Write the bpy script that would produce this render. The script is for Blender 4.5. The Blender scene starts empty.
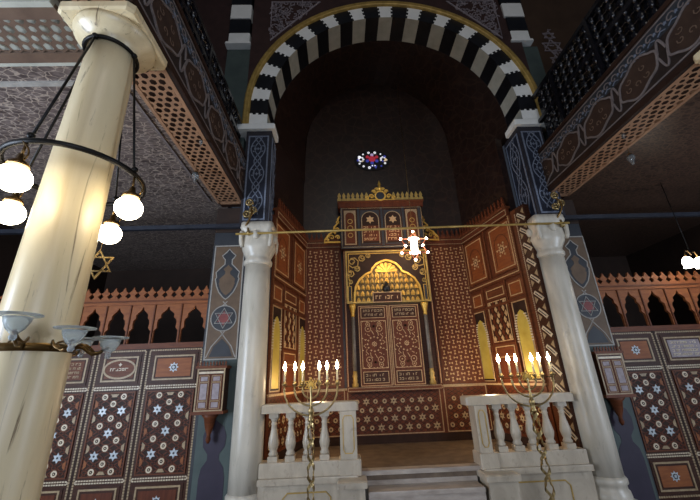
import bpy, bmesh, math, random
from mathutils import Vector, Matrix
from math import sin, cos, pi, radians, hypot, atan2
random.seed(7)
SC = bpy.context.scene
COL = SC.collection

# ------------------------------------------------------------------ camera
F_PX, PITCH, ROLL, YAW = 344.16, .35508, -.03879, -.03192
CAMZ = 1.6
def cam_axes():
    cp, sp = cos(PITCH), sin(PITCH)
    r = Vector((1, 0, 0)); f = Vector((0, cp, sp)); u = Vector((0, -sp, cp))
    cr, sr = cos(ROLL), sin(ROLL)
    r2 = cr*r+sr*u; u2 = -sr*r+cr*u
    Z = Matrix.Rotation(YAW, 3, 'Z')
    return Z @ r2, Z @ u2, Z @ f
CR, CU, CF = cam_axes()
cd = bpy.data.cameras.new('camera'); co = bpy.data.objects.new('camera', cd); COL.objects.link(co)
m = Matrix((CR, CU, -CF)).transposed().to_4x4(); m.translation = (0, 0, CAMZ); co.matrix_world = m
cd.sensor_width = 36; cd.lens = F_PX*36/700; cd.clip_start = .02; cd.clip_end = 200
SC.camera = co

# ------------------------------------------------------------------ materials
def lin(h):
    h = h.lstrip('#'); v = [int(h[i:i+2], 16)/255 for i in (0, 2, 4)]
    return tuple(x/12.92 if x <= .04045 else ((x+.055)/1.055)**2.4 for x in v)+(1,)
MATS = {}
def nodes(name):
    mt = bpy.data.materials.new(name); mt.use_nodes = True
    nt = mt.node_tree; b = nt.nodes['Principled BSDF']
    MATS[name] = mt
    return mt, nt, b
def coords(nt, scale=(1, 1, 1), rot=(0, 0, 0)):
    tc = nt.nodes.new('ShaderNodeTexCoord'); mp = nt.nodes.new('ShaderNodeMapping')
    mp.inputs['Scale'].default_value = scale; mp.inputs['Rotation'].default_value = rot
    nt.links.new(tc.outputs['Object'], mp.inputs['Vector'])
    return mp.outputs['Vector']
def ramp(nt, fac, stops):
    r = nt.nodes.new('ShaderNodeValToRGB'); e = r.color_ramp.elements
    while len(e) < len(stops): e.new(.5)
    for i, (p, c) in enumerate(stops): e[i].position = p; e[i].color = lin(c)
    nt.links.new(fac, r.inputs['Fac']); return r.outputs['Color']
def noise(nt, vec, sc, det=4, dist=0, rough=.55):
    n = nt.nodes.new('ShaderNodeTexNoise'); n.inputs['Scale'].default_value = sc
    n.inputs['Detail'].default_value = det; n.inputs['Distortion'].default_value = dist; n.inputs['Roughness'].default_value = rough
    nt.links.new(vec, n.inputs['Vector']); return n.outputs['Fac']
def bump(nt, b, fac, s, d=.01):
    n = nt.nodes.new('ShaderNodeBump'); n.inputs['Strength'].default_value = s; n.inputs['Distance'].default_value = d
    nt.links.new(fac, n.inputs['Height']); nt.links.new(n.outputs['Normal'], b.inputs['Normal'])
def mat(name, c1, c2=None, sc=8, rough=.5, metal=0, stretch=(1, 1, 1), bmp=0, det=4, coat=0, spec=.35):
    if name in MATS: return MATS[name]
    mt, nt, b = nodes(name)
    b.inputs['Roughness'].default_value = rough; b.inputs['Metallic'].default_value = metal
    if not metal: b.inputs['Specular IOR Level'].default_value = spec
    if coat: b.inputs['Coat Weight'].default_value = coat; b.inputs['Coat Roughness'].default_value = .25
    v = coords(nt, stretch); f = noise(nt, v, sc, det)
    nt.links.new(ramp(nt, f, [(.3, c1), (.7, c2 or c1)]), b.inputs['Base Color'])
    if bmp: bump(nt, b, f, bmp)
    return mt
def emit(name, c, s, base='#ffffff'):
    mt, nt, b = nodes(name)
    b.inputs['Base Color'].default_value = lin(base); b.inputs['Emission Color'].default_value = lin(c)
    b.inputs['Emission Strength'].default_value = s; return mt
def glass(name, c, rough=.08, ior=1.3, trans=.9):
    mt, nt, b = nodes(name)
    b.inputs['Base Color'].default_value = lin(c); b.inputs['Roughness'].default_value = rough
    b.inputs['Transmission Weight'].default_value = trans; b.inputs['IOR'].default_value = ior
    return mt
WOOD = mat('dark_walnut', '#301a12', '#472818', 6, .5, stretch=(1, 1, 7), spec=.2)
WOODR = mat('red_wood', '#4f2616', '#65341e', 5, .5, stretch=(5, 5, 1), spec=.2)
WOODM = mat('brown_wood', '#552d1b', '#6c3c22', 6, .5, stretch=(1, 1, 6), spec=.2)
WOODO = mat('orange_wood', '#7d472a', '#945a33', 6, .5, stretch=(1, 1, 5), spec=.2)
WOODT = mat('tan_lattice_wood', '#8f6b52', '#a68062', 7, .5, stretch=(4, 1, 1))
WOODB = mat('deep_brown', '#2a1c16', '#38261e', 6, .55, spec=.15)
BLACKW = mat('black_wood', '#0c0c10', '#17161c', 7, .25, spec=.6)
BONE = mat('bone_inlay', '#b9a68a', '#d8cab0', 30, .4)
WOODA = mat('russet_panel_wood', '#70391e', '#88481f', 6, .5, stretch=(1, 1, 5), spec=.25)
TANB = mat('tan_edge_wood', '#7d6040', '#96764f', 20, .45)
BONEW = mat('warm_lit_bone', '#a8845a', '#c7a478', 30, .45)  # bone inlay for the apse, with warm light mixed into its colour
BONEB = mat('bluish_pearl', '#9fa8b0', '#c9ced0', 30, .3)
BONED = mat('aged_bone', '#8d7657', '#ab9472', 30, .45)
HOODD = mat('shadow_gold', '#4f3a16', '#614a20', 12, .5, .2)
GREYC = mat('dark_grey_marble', '#5d5852', '#77716a', 10, .4)
GOLD = mat('gold_leaf', '#c3923a', '#e6ba5c', 14, .38, .6)
GOLDD = mat('old_gold', '#94783c', '#bd9c55', 12, .45, .3)
BRASS = mat('brass', '#8f7a52', '#b59d6c', 8, .3, .9)
BRASSD = mat('dark_brass', '#5a4426', '#7d6138', 10, .36, .9)
IRON = mat('black_iron', '#0e0d0d', '#1c1917', 12, .45, .6)
TIE = mat('painted_tie', '#20222a', '#2c2f38', 8, .5)
BLUE = mat('deep_blue_paint', '#1b1f2c', '#232836', 10, .55)
BLUEL = mat('pale_blue_line', '#5f6676', '#7b8290', 20, .55)
BLUED = mat('dark_frame_paint', '#232128', '#2c2a30', 10, .55)
SPAN = mat('plum_spandrel', '#33221f', '#402b27', 6, .6)
LILAC = mat('lilac_filigree', '#857a7e', '#9c9296', 20, .6)
GREENP = mat('grey_green_paint', '#3f4a48', '#4c5753', 4, .6)
PURPLEP = mat('dark_plum_paint', '#282230', '#332b3a', 4, .55)
TANP = mat('tan_paint', '#594737', '#6c5743', 6, .6)
SLATEP = mat('slate_paint', '#2a2c31', '#35373b', 6, .55)
CREAML = mat('cream_line', '#8c8780', '#a39e96', 15, .6)
REDP = mat('red_star_paint', '#6e3433', '#83403c', 10, .55)
WHITEP = mat('white_stone', '#e6e6e0', '#f2f1ec', 6, .5)
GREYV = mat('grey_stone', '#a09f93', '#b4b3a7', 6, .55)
BLACKP = mat('black_stone', '#0f0f12', '#1a1a1e', 6, .4)
ABROWN = mat('arabesque_brown', '#2a221f', '#352b27', 8, .6, spec=.15)
ARED = mat('arabesque_red', '#382a24', '#44342b', 8, .6, spec=.15)
AGREY = mat('arabesque_line', '#655b59', '#7d7370', 20, .6)
SHADE = mat('dark_plaster', '#2a201b', '#33271f', 4, .7)
WALLB = mat('brown_plaster', '#2c1f18', '#38281f', 3, .75)
FLOORM = mat('floor_stone', '#5f564e', '#766a5e', 3, .35)
STEP = mat('step_marble', '#8c8076', '#b0a498', 5, .38, stretch=(1, 2, 3))
CARPET = mat('worn_brown_floor', '#55463b', '#74624f', 7, .6)
NICHE = mat('gilded_niche', '#b59a3c', '#cdb556', 5, .5, .25)
WIRE = mat('steel_wire', '#77777a', '#8c8c90', 8, .3, .9)
CANDLE = mat('candle_ivory', '#d8c49a', '#e5d6b2', 10, .4)
GLOBE = emit('lit_globe', '#fff0d0', 15)
FLAME = emit('lit_bulb', '#ffedc8', 38)
BULB = emit('lit_small_bulb', '#ffd8bd', 22)
TUBEL = emit('lit_tube', '#ffeccd', 14)
LAMPW = emit('lit_lamp_glass', '#fff4e2', 16)
GLASS = glass('clear_glass', '#dfe8ea')
GLASSW = glass('frosted_glass', '#e6eef0', .25, 1.2, .75)
XBR = mat('greyed_brown_wood', '#5d4a3e', '#6f5a4b', 6, .5)
PINKM = mat('rose_metal', '#b0604a', '#c27a60', 8, .35, .7)

def marble_column(name, c0, c1, vein, stretch, pos=(.52, .6)):
    mt, nt, b = nodes(name); b.inputs['Roughness'].default_value = .34
    v = coords(nt, stretch)
    base = ramp(nt, noise(nt, v, 1.6, 6, .8), [(.3, c0), (.7, c1)])
    vf = ramp(nt, noise(nt, v, 2.6, 7, 2.2, .62), [(pos[0], '#000000'), (pos[1], '#ffffff')])
    mx = nt.nodes.new('ShaderNodeMix'); mx.data_type = 'RGBA'
    nt.links.new(vf, mx.inputs['Factor']); nt.links.new(base, mx.inputs[6]); mx.inputs[7].default_value = lin(vein)
    nt.links.new(mx.outputs[2], b.inputs['Base Color'])
    return mt
MARBF = marble_column('cream_veined_marble', '#cfba90', '#e8d7b2', '#6e5840', (4, 4, .4), (.58, .70))
MARBW = marble_column('grey_white_marble', '#aea696', '#cdc5b6', '#857d70', (3, 3, .7), (.6, .8))
MARBB = marble_column('balustrade_marble', '#a09482', '#b8ab98', '#7c7162', (4, 4, 2), (.58, .8))
def arabesque(name, base1, base2, line, sc, w=.05, stretch=(1, 1, 1), dist=.5):
    mt, nt, b = nodes(name); b.inputs['Roughness'].default_value = .38
    v = coords(nt, stretch)
    nz = nt.nodes.new('ShaderNodeTexNoise'); nz.inputs['Scale'].default_value = sc*.7; nt.links.new(v, nz.inputs['Vector'])
    ad = nt.nodes.new('ShaderNodeMix'); ad.data_type = 'RGBA'; ad.blend_type = 'ADD'; ad.inputs['Factor'].default_value = dist/sc
    nt.links.new(v, ad.inputs[6]); nt.links.new(nz.outputs['Color'], ad.inputs[7])
    vo = nt.nodes.new('ShaderNodeTexVoronoi'); vo.feature = 'DISTANCE_TO_EDGE'; vo.inputs['Scale'].default_value = sc
    nt.links.new(ad.outputs[2], vo.inputs['Vector'])
    lf = ramp(nt, vo.outputs['Distance'], [(w*.6, '#ffffff'), (w, '#000000')])
    bs = ramp(nt, noise(nt, v, sc*.8, 3), [(.35, base1), (.65, base2)])
    mx = nt.nodes.new('ShaderNodeMix'); mx.data_type = 'RGBA'
    nt.links.new(lf, mx.inputs['Factor']); nt.links.new(bs, mx.inputs[6]); mx.inputs[7].default_value = lin(line)
    nt.links.new(mx.outputs[2], b.inputs['Base Color']); return mt
CEILA = arabesque('arabesque_ceiling', '#70635e', '#463b38', '#9c8d80', 12, .06, (1, 1.7, 1), .9)
CEILB = arabesque('mottled_ceiling', '#4a3830', '#2b201c', '#5a463a', 13, .12, (1, 1.5, 1), 1.2)
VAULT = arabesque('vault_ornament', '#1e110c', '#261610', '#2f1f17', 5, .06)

# ------------------------------------------------------------------ mesh builder
class MB:
    def __init__(s): s.bm = bmesh.new(); s.ms = []; s.M = Matrix.Identity(4)
    def mi(s, mt):
        if mt not in s.ms: s.ms.append(mt)
        return s.ms.index(mt)
    def v(s, p): return s.bm.verts.new(s.M @ Vector(p))
    def f(s, vs, mt, smooth=False):
        try: fc = s.bm.faces.new(vs)
        except ValueError: return
        fc.material_index = s.mi(mt); fc.smooth = smooth
    def box(s, x0, x1, y0, y1, z0, z1, mt):
        p = [s.v((x, y, z)) for z in (z0, z1) for y in (y0, y1) for x in (x0, x1)]
        for q in ((0, 2, 3, 1), (4, 5, 7, 6), (0, 1, 5, 4), (2, 6, 7, 3), (0, 4, 6, 2), (1, 3, 7, 5)): s.f([p[i] for i in q], mt)
        return s
    def bev(s, x0, x1, y0, y1, z0, z1, mt, b=.01):
        return s.prismz([(x0+b, y0), (x1-b, y0), (x1, y0+b), (x1, y1-b), (x1-b, y1), (x0+b, y1), (x0, y1-b), (x0, y0+b)], z0, z1, mt, b)
    def prismz(s, poly, z0, z1, mt, b=0):
        n = len(poly); cx = sum(p[0] for p in poly)/n; cy = sum(p[1] for p in poly)/n
        def ring(z, k): return [s.v((cx+(x-cx)*k, cy+(y-cy)*k, z)) for x, y in poly]
        w = max(abs(x-cx) for x, y in poly)
        rs = [ring(z0, 1)]+([ring(z1-b, 1), ring(z1, 1-b/w)] if b else [ring(z1, 1)])
        for a, c in zip(rs, rs[1:]):
            for i in range(n): s.f([a[i], a[(i+1) % n], c[(i+1) % n], c[i]], mt)
        s.f(rs[0][::-1], mt); s.f(rs[-1], mt); return s
    def prism(s, poly, y0, y1, mt, side=None):        # polygon in x,z; front at y0
        n = len(poly); a = [s.v((x, y0, z)) for x, z in poly]; c = [s.v((x, y1, z)) for x, z in poly]
        s.f(a, mt); s.f(c[::-1], side or mt)
        for i in range(n): s.f([a[i], c[i], c[(i+1) % n], a[(i+1) % n]], side or mt)
        return s
    def plate(s, poly, y0, y1, mt):                   # like prism without a back face
        n = len(poly); a = [s.v((x, y0, z)) for x, z in poly]; c = [s.v((x, y1, z)) for x, z in poly]
        s.f(a, mt)
        for i in range(n): s.f([a[i], c[i], c[(i+1) % n], a[(i+1) % n]], mt)
        return s
    def frame(s, x0, x1, z0, z1, t, y0, y1, mt):
        s.box(x0, x1, y0, y1, z0, z0+t, mt); s.box(x0, x1, y0, y1, z1-t, z1, mt)
        s.box(x0, x0+t, y0, y1, z0+t, z1-t, mt); s.box(x1-t, x1, y0, y1, z0+t, z1-t, mt); return s
    def ribbon(s, pts, w, y0, y1, mt, closed=False):
        n = len(pts); L = []
        for i in range(n):
            a = pts[(i-1) % n] if closed or i else pts[0]; b = pts[(i+1) % n] if closed or i < n-1 else pts[-1]
            dx, dz = b[0]-a[0], b[1]-a[1]; l = hypot(dx, dz) or 1; nx, nz = -dz/l*w/2, dx/l*w/2
            x, z = pts[i]; L.append([s.v((x+nx, y0, z+nz)), s.v((x-nx, y0, z-nz)), s.v((x-nx, y1, z-nz)), s.v((x+nx, y1, z+nz))])
        for i in range(n if closed else n-1):
            a, b = L[i], L[(i+1) % n]
            s.f([a[0], a[1], b[1], b[0]], mt); s.f([a[1], a[2], b[2], b[1]], mt); s.f([a[3], a[0], b[0], b[3]], mt)
        return s
    def disc(s, cx, cz, r, y0, y1, mt, n=12, rz=None):
        return s.plate([(cx+r*cos(2*pi*i/n), cz+(rz or r)*sin(2*pi*i/n)) for i in range(n)], y0, y1, mt)
    def star(s, cx, cz, R, r, y0, y1, mt, n=6, a0=pi/2):
        return s.plate([(cx+(R if i % 2 == 0 else r)*cos(a0+pi*i/n), cz+(R if i % 2 == 0 else r)*sin(a0+pi*i/n)) for i in range(2*n)], y0, y1, mt)
    def hexagram(s, cx, cz, R, w, y0, y1, mt):
        for a0 in (pi/2, -pi/2):
            s.ribbon([(cx+R*cos(a0+2*pi*i/3), cz+R*sin(a0+2*pi*i/3)) for i in range(3)], w, y0, y1, mt, True)
        return s
    def lathe(s, prof, mt, c=(0, 0, 0), n=24, caps=True, axis='z', smooth=True):
        rs = []
        for p in prof:
            r, z = p[0], p[1]; k = p[2] if len(p) > 2 else 0      # k: 0 round .. 1 square
            ring = []
            for i in range(n):
                a = 2*pi*(i+.5)/n; q = r*((1-k)+k/max(abs(cos(a)), abs(sin(a))))
                x, y = q*cos(a), q*sin(a)
                P = (x, y, z) if axis == 'z' else ((x, z, y) if axis == 'y' else (z, x, y))
                ring.append(s.v((c[0]+P[0], c[1]+P[1], c[2]+P[2])))
            rs.append(ring)
        for a, b in zip(rs, rs[1:]):
            for i in range(n): s.f([a[i], a[(i+1) % n], b[(i+1) % n], b[i]], mt, smooth)
        if caps: s.f(rs[0][::-1], mt); s.f(rs[-1], mt)
        return s
    def sphere(s, c, r, mt, n=16, sz=1, k=8):
        return s.lathe([(max(r*sin(pi*i/k), r*.02), -r*cos(pi*i/k)*sz) for i in range(k+1)], mt, c, n)
    def tube(s, pts, r, mt, n=8, closed=False):
        pts = [Vector(p) for p in pts]; N = len(pts); up = Vector((.13, .07, 1)).normalized(); rs = []
        prev = None
        for i in range(N):
            t = (pts[(i+1) % N if closed else min(i+1, N-1)]-pts[(i-1) % N if closed else max(i-1, 0)]).normalized()
            if prev is None:
                a = up if abs(t.dot(up)) < .9 else Vector((1, .1, .1)); e = (a-t*a.dot(t)).normalized()
            else: e = (prev-t*prev.dot(t)).normalized()
            prev = e; g = t.cross(e); rr = r[i] if isinstance(r, (list, tuple)) else r
            rs.append([s.v(pts[i]+rr*(cos(2*pi*j/n)*e+sin(2*pi*j/n)*g)) for j in range(n)])
        for i in range(N if closed else N-1):
            a, b = rs[i], rs[(i+1) % N]
            for j in range(n): s.f([a[j], a[(j+1) % n], b[(j+1) % n], b[j]], mt, True)
        if not closed: s.f(rs[0][::-1], mt); s.f(rs[-1], mt)
        return s
    def build(s, name, parent=None, loc=None, rz=0, fix=True):
        if fix: bmesh.ops.recalc_face_normals(s.bm, faces=s.bm.faces)
        me = bpy.data.meshes.new(name); s.bm.to_mesh(me); s.bm.free()
        for mt in s.ms: me.materials.append(mt)
        o = bpy.data.objects.new(name, me); COL.objects.link(o)
        if parent: o.parent = parent
        if loc is not None: o.location = loc
        o.rotation_euler.z = rz
        return o
def tag(o, label, cat, group=None):
    o['label'] = label; o['category'] = cat; o['kind'] = 'thing'
    if group: o['group'] = group
    return o
def thing(name, label, cat, loc=(0, 0, 0), rz=0, group=None):
    o = bpy.data.objects.new(name, None); COL.objects.link(o); o.location = loc; o.rotation_euler.z = rz
    o.empty_display_size = .1
    return tag(o, label, cat, group)
def struct(o, label=None):
    o['kind'] = 'structure'
    if label: o['label'] = label
    return o
def dup(root, loc, rz, label):
    r = root.copy(); COL.objects.link(r); r.location = loc; r.rotation_euler.z = rz; r['label'] = label
    for ch in root.children:
        c = ch.copy(); COL.objects.link(c); c.parent = r
        for g in ch.children:
            d = g.copy(); COL.objects.link(d); d.parent = c
    return r
def arc(cx, cz, r, a0, a1, n, rz=None):
    return [(cx+r*cos(radians(a0+(a1-a0)*i/n)), cz+(rz or r)*sin(radians(a0+(a1-a0)*i/n))) for i in range(n+1)]
def mirror(pts, cx): return [(2*cx-x, z) for x, z in pts]
def script_rows(b, x0, x1, z0, z1, rows, y0, y1, mt, seed=1):
    """rows of small angular carved letter strokes"""
    R = random.Random(seed); h = (z1-z0)/rows
    for k in range(rows):
        za = z0+h*(k+.22); zb = z0+h*(k+.8); x = x0
        while x < x1:
            w = h*R.uniform(.35, .6)
            if x+w > x1: break
            t = h*.13; q = R.random()
            if q < .75: b.box(x, x+w, y0, y1, zb-t, zb, mt)
            if q > .2: b.box(x+w-t, x+w, y0, y1, za, zb-t, mt)
            if q < .5: b.box(x, x+t, y0, y1, za, zb-t, mt)
            if .4 < q < .8: b.box(x, x+w-t, y0, y1, za, za+t, mt)
            x += w+h*(.18 if R.random() < .8 else .5)
def star_lattice(b, x0, x1, z0, z1, p, y, base, mdisc, mstar, rib):
    """six-pointed pearl stars and round rosettes on a triangular grid with ribs between"""
    ro = p*.866; j = 0; z = z0+ro*.55
    while z < z1-ro*.3:
        off = (j % 2)*p/2; i = 0; x = x0+p*.35+off
        while x < x1-p*.2:
            ii = i - j//2
            if (ii-j) % 3 == 0 and x0+p*.4 < x < x1-p*.4: b.star(x, z, p*.43, p*.22, y-.006, y, mstar); b.disc(x, z, p*.09, y-.008, y-.004, rib, 6)
            else: b.disc(x, z, p*.25, y-.005, y, mdisc, 8); b.disc(x, z, p*.1, y-.007, y-.003, rib, 6)
            i += 1; x += p
        j += 1; z += ro
    # diagonal ribs clipped to the panel
    for sgn in (1, -1):
        k = -40
        while k < 40:
            c = (x0+x1)/2+k*p*.75*1.0
            pts = []
            for t in range(0, 41):
                zz = z0+(z1-z0)*t/40; xx = c+sgn*(zz-(z0+z1)/2)/.577
                if x0 <= xx <= x1: pts.append((xx, zz))
            if len(pts) > 1: b.ribbon([pts[0], pts[-1]], p*.07, y-.0035, y, rib)
            k += 1
def quincunx(b, x0, x1, z0, z1, y):
    c = (x0+x1)/2; n = 11; pz = (z1-z0)/n; sx = (x1-x0)*.24
    for k in range(-8, 14):        # double ribs on both diagonals
        for sg in (1, -1):
            for o in (-.022, .022):
                zc = z0+pz*(k*1.5+.5)+o; m = sg*.62
                P = [(x0+(x1-x0)*t/24, zc+m*((x1-x0)*t/24-(x1-x0)/2)) for t in range(25)]
                P = [q for q in P if z0 <= q[1] <= z1]
                if len(P) > 1: b.ribbon([P[0], P[-1]], .012, y-.004, y, WOODR)
    for k in range(n):
        z = z0+pz*(k+.5)
        for x in ((c-sx, c+sx) if k % 2 == 0 else (c,)):
            if k % 3 == 2: b.star(x, z, .060, .032, y-.008, y, BONEB); b.disc(x, z, .014, y-.01, y-.006, SLATEP, 6)
            else: b.plate([(x+.052*cos(q*pi/3), z+.052*sin(q*pi/3)) for q in range(6)], y-.005, y, WOODM); b.disc(x, z, .037, y-.007, y, BONE, 10); b.disc(x, z, .02, y-.009, y-.005, WOODB, 6); b.disc(x, z, .008, y-.011, y-.007, BONE, 5)
        if k % 2 == 1:
            for sg in (-1, 1):
                xe = c+sg*(x1-x0)*.46; b.plate([(xe, z-.05), (xe-sg*.035, z-.02), (xe-sg*.035, z+.02), (xe, z+.05)], y-.005, y, WOODO if k % 4 == 1 else BONED)
    for z, sg in ((z0+.01, 1), (z1-.01, -1)): b.plate([(c-.05, z), (c+.05, z), (c+.025, z+sg*.035), (c-.025, z+sg*.035)], y-.005, y, BONED)
def dotted_frame(b, x0, x1, z0, z1, t, y, ma, mb_, step=None):
    """band of alternating bone and dark pieces"""
    step = step or t*1.6
    def line(xa, za, xb, zb):
        L = hypot(xb-xa, zb-za); n = max(2, int(L/step))
        for i in range(n):
            u0, u1 = (i+.04)/n, (i+.78)/n
            if abs(xb-xa) > abs(zb-za): b.box(xa+(xb-xa)*u0, xa+(xb-xa)*u1, y-.004, y, za-t/2, za+t/2, ma)
            else: b.box(xa-t/2, xa+t/2, y-.004, y, za+(zb-za)*u0, za+(zb-za)*u1, ma)
    line(x0, z0, x1, z0); line(x0, z1, x1, z1); line(x0, z0, x0, z1); line(x1, z0, x1, z1)
def rosette(b, x, z, r, y, ma, mc):
    b.star(x, z, r, r*.62, y-.005, y, ma, 8); b.disc(x, z, r*.5, y-.007, y-.004, mc, 12); b.star(x, z, r*.38, r*.2, y-.009, y-.005, ma, 6)

# ================================================================== SETTING
XC = .93
b = MB(); b.box(-7, 9, -5, 9, -.1, 0, FLOORM); struct(b.build('floor'))
b = MB()   # raised chancel floor
b.prismz([(-.96, 4.62), (.2, 4.62), (.2, 4.56), (1.5, 4.56), (1.5, 4.62), (2.75, 4.62), (2.72, 4.9), (2.42, 6.2), (-.66, 6.2), (-.95, 4.9)], .5, .6, CARPET)
b.box(.17, 1.55, 4.53, 4.66, .555, .602, STEP)
struct(b.build('floor_chancel'), 'raised worn brown chancel floor in front of the ark')
b = MB(); b.box(-7, 9, 8.0, 8.15, 0, 4.25, WALLB); struct(b.build('wall_back'))
b = MB(); b.box(-5.7, -5.55, -5, 8.0, 0, 4.25, WALLB); struct(b.build('wall_left'))
b = MB(); b.box(7.15, 7.3, -5, 8.0, 0, 4.25, WALLB); struct(b.build('wall_right'))
b = MB(); b.box(-5.55, -1.76, -2, 8.0, 4.2, 4.3, CEILA)
b.box(-5.55, -1.76, 2.42, 2.47, 4.185, 4.2, CREAML)
b.box(-1.96, -1.93, -2, 4.7, 4.185, 4.2, AGREY)
struct(b.build('ceiling_left'), 'arabesque painted underside of the left gallery')
b = MB(); b.box(3.55, 7.15, -2, 8.0, 4.2, 4.3, CEILB); struct(b.build('ceiling_right'), 'arabesque painted underside of the right gallery')
# wall flush with the pilasters, left and right, above the galleries
b = MB(); b.box(-5.5, -1.42, 4.78, 4.95, 4.3, 9.2, SPAN); struct(b.build('wall_upper_left'))
b = MB(); b.box(3.33, 7.1, 4.78, 4.95, 4.3, 9.2, mat('umber_wall', '#3f2d20', '#4b3728', 3, .7))
for zz, s in ((7.72, .12), (7.42, .2), (7.08, .12)):
    b.hexagram(4.2, zz, s, .03, 4.765, 4.78, LILAC)
for k in range(26):
    a = random.uniform(0, 2*pi); z0 = random.uniform(6.9, 7.9); x0 = 4.2+random.uniform(-.13, .13)*(1-abs(z0-7.4)/.6)
    b.ribbon([(x0+.05*t*cos(a+t*2), z0+.05*t*sin(a+t*2)) for t in (.2, .5, .8, 1.1)], .014, 4.768, 4.78, LILAC)
struct(b.build('wall_upper_right'), 'dark upper wall right of the arch with pale star ornament')
# spandrel wall with the arch cut out
AX, AZ, RO, RI = .975, 5.78, 2.435, 2.08
YF = 4.48
b = MB()
hole = arc(AX, AZ, RO-.02, 180, 0, 40)
outl = [(-1.49, 5.42), (-1.49, 9.2), (3.44, 9.2), (3.44, 5.42)]
b.prism(outl+[(AX+RO-.02, 5.42)]+hole[::-1]+[(AX-RO+.02, 5.42)], YF+.05, 4.95, SPAN, GREENP)
for sgn in (-1, 1):
    X = lambda x: AX+sgn*(x-AX)
    tri = [(X(-1.2), 7.1), (X(-1.2), 8.35), (X(-.05), 8.35)]
    tri = [(X(3.1), 7.35), (X(3.1), 8.35), (X(2.2), 8.35)]
    b.ribbon(tri, .035, YF+.035, YF+.05, LILAC, True)
    R = random.Random(3)
    for k in range(90):
        u, w = R.random(), R.random()
        if u+w > 1: u, w = 1-u, 1-w
        px = tri[1][0]+u*(tri[0][0]-tri[1][0])+w*(tri[2][0]-tri[1][0]); pz = tri[1][1]+u*(tri[0][1]-tri[1][1])+w*(tri[2][1]-tri[1][1])
        a = R.uniform(0, 6.3); q = R.choice((-1, 1))
        b.ribbon([(px+.018*t*cos(a+q*t*1.1), pz+.018*t*sin(a+q*t*1.1)) for t in (0, 1, 2, 3, 4)], .016, YF+.038, YF+.05, LILAC)
struct(b.build('wall_front'), 'plum spandrel wall round the striped arch with filigree corner triangles')
# pale green returns either side
b = MB(); b.box(-1.93, -1.495, 4.62, 4.78, 5.0, 7.25, GREENP); struct(b.build('trim_1'), 'pale green wall strip left of the arch')
b = MB(); b.box(3.445, 3.78, 4.62, 4.78, 5.0, 7.25, GREENP); struct(b.build('trim_2'), 'pale green wall strip right of the arch')

# apse vault: loft from the round front arch to the pointed back lunette
b = MB()
def pointed(n):
    x0, x1, zs, za = -.66, 2.42, 6.3, 8.05; w = (x1-x0)/2; h = za-zs; r = (w*w+h*h)/(2*w)
    P = [(x0, 5.4)]
    a1 = math.asin(h/r)
    for i in range(n): a = a1*i/n; P.append((x0+r-r*cos(a), zs+r*sin(a)))
    P.append(((x0+x1)/2, za)); Q = mirror(P[:-1], (x0+x1)/2)[::-1]; return P+Q
bp = pointed(18)
fa = [(AX-RI, 5.4)]+arc(AX, AZ, RI, 180, 0, 36)+[(AX+RI, 5.4)]
fa = [fa[round(i*(len(fa)-1)/(len(bp)-1))] for i in range(len(bp))]
rings = []
for t in range(7):
    u = t/6; e = sin(u*pi/2)
    rings.append([b.v((f[0]+(q[0]-f[0])*u, 4.95+1.3*u, f[1]+(q[1]-f[1])*(u*.6+.4*u*u))) for f, q in zip(fa, bp)])
for a, c in zip(rings, rings[1:]):
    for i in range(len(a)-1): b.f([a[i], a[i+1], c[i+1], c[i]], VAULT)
struct(b.build('ceiling_apse', fix=False), 'dark ornamented vault over the apse')

# ------------------------------------------------------------------ apse back wall
YB = 6.2
b = MB()
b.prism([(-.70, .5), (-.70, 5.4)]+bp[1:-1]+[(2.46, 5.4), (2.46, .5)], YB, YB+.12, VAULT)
wall_b = struct(b.build('wall_apse_back'), 'back wall of the apse behind the ark')
def ipat(b, x0, x1, z0, z1, p, y, mt):
    nx = int((x1-x0)/p); px = (x1-x0)/nx; nz = int((z1-z0)/p); pz = (z1-z0)/nz
    for i in range(nx):
        for j in range(nz):
            cx, cz = x0+px*(i+.5), z0+pz*(j+.5); L, w, t = p*.40, p*.19, p*.055
            sh = [(-L, -w), (-L*.62, -w), (-L*.45, -t), (L*.45, -t), (L*.62, -w), (L, -w), (L, w), (L*.62, w), (L*.45, t), (-L*.45, t), (-L*.62, w), (-L, w)]
            if (i+j) % 2: sh = [(q, s_) for s_, q in sh]
            b.plate([(cx+q, cz+s_) for q, s_ in sh], y-.004, y, mt)
for x0, x1 in ((-.64, .02), (1.68, 2.40)):
    b = MB(); b.box(x0, x1, YB-.03, YB, 1.44, 3.93, WOODR)
    ipat(b, x0+.03, x1-.03, 1.47, 3.9, .086, YB-.03, BONEW)
    b.build('inlaid_panel', wall_b)
b = MB()
b.box(-.66, 2.43, YB-.05, YB, 3.93, 4.06, WOODR)
b.box(-.66, 2.43, YB-.07, YB, 4.06, 4.1, WOODM); dotted_frame(b, -.62, 2.4, 3.95, 4.04, .012, YB-.05, BONED, WOOD)
for i in range(34):
    x = -.62+i*.091
    if -.02 < x < 1.72: continue
    b.prism([(x-.04, 4.1), (x-.03, 4.15), (x-.012, 4.16), (x-.02, 4.2), (x, 4.25), (x+.02, 4.2), (x+.012, 4.16), (x+.03, 4.15), (x+.04, 4.1)], YB-.06, YB-.03, WOODR)
b.build('cornice', wall_b)
b = MB()   # star dado under the ark
b.box(-.66, 2.43, YB-.05, YB, .72, 1.42, WOODR)
for x0, x1 in ((-.6, .02), (.06, 1.60), (1.66, 2.38)):
    star_lattice(b, x0+.03, x1-.03, .76, 1.37, .15, YB-.05, WOODR, BONED, BONED, WOOD)
    b.frame(x0, x1, .73, 1.41, .014, YB-.056, YB-.05, BONED)
b.box(-.66, 2.43, YB-.075, YB, 1.405, 1.435, BONED)
b.build('star_dado', wall_b)
b = MB(); b.box(-.66, 2.43, YB-.04, YB, .6, .72, WOODB); struct(b.build('baseboard_apse'))

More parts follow.
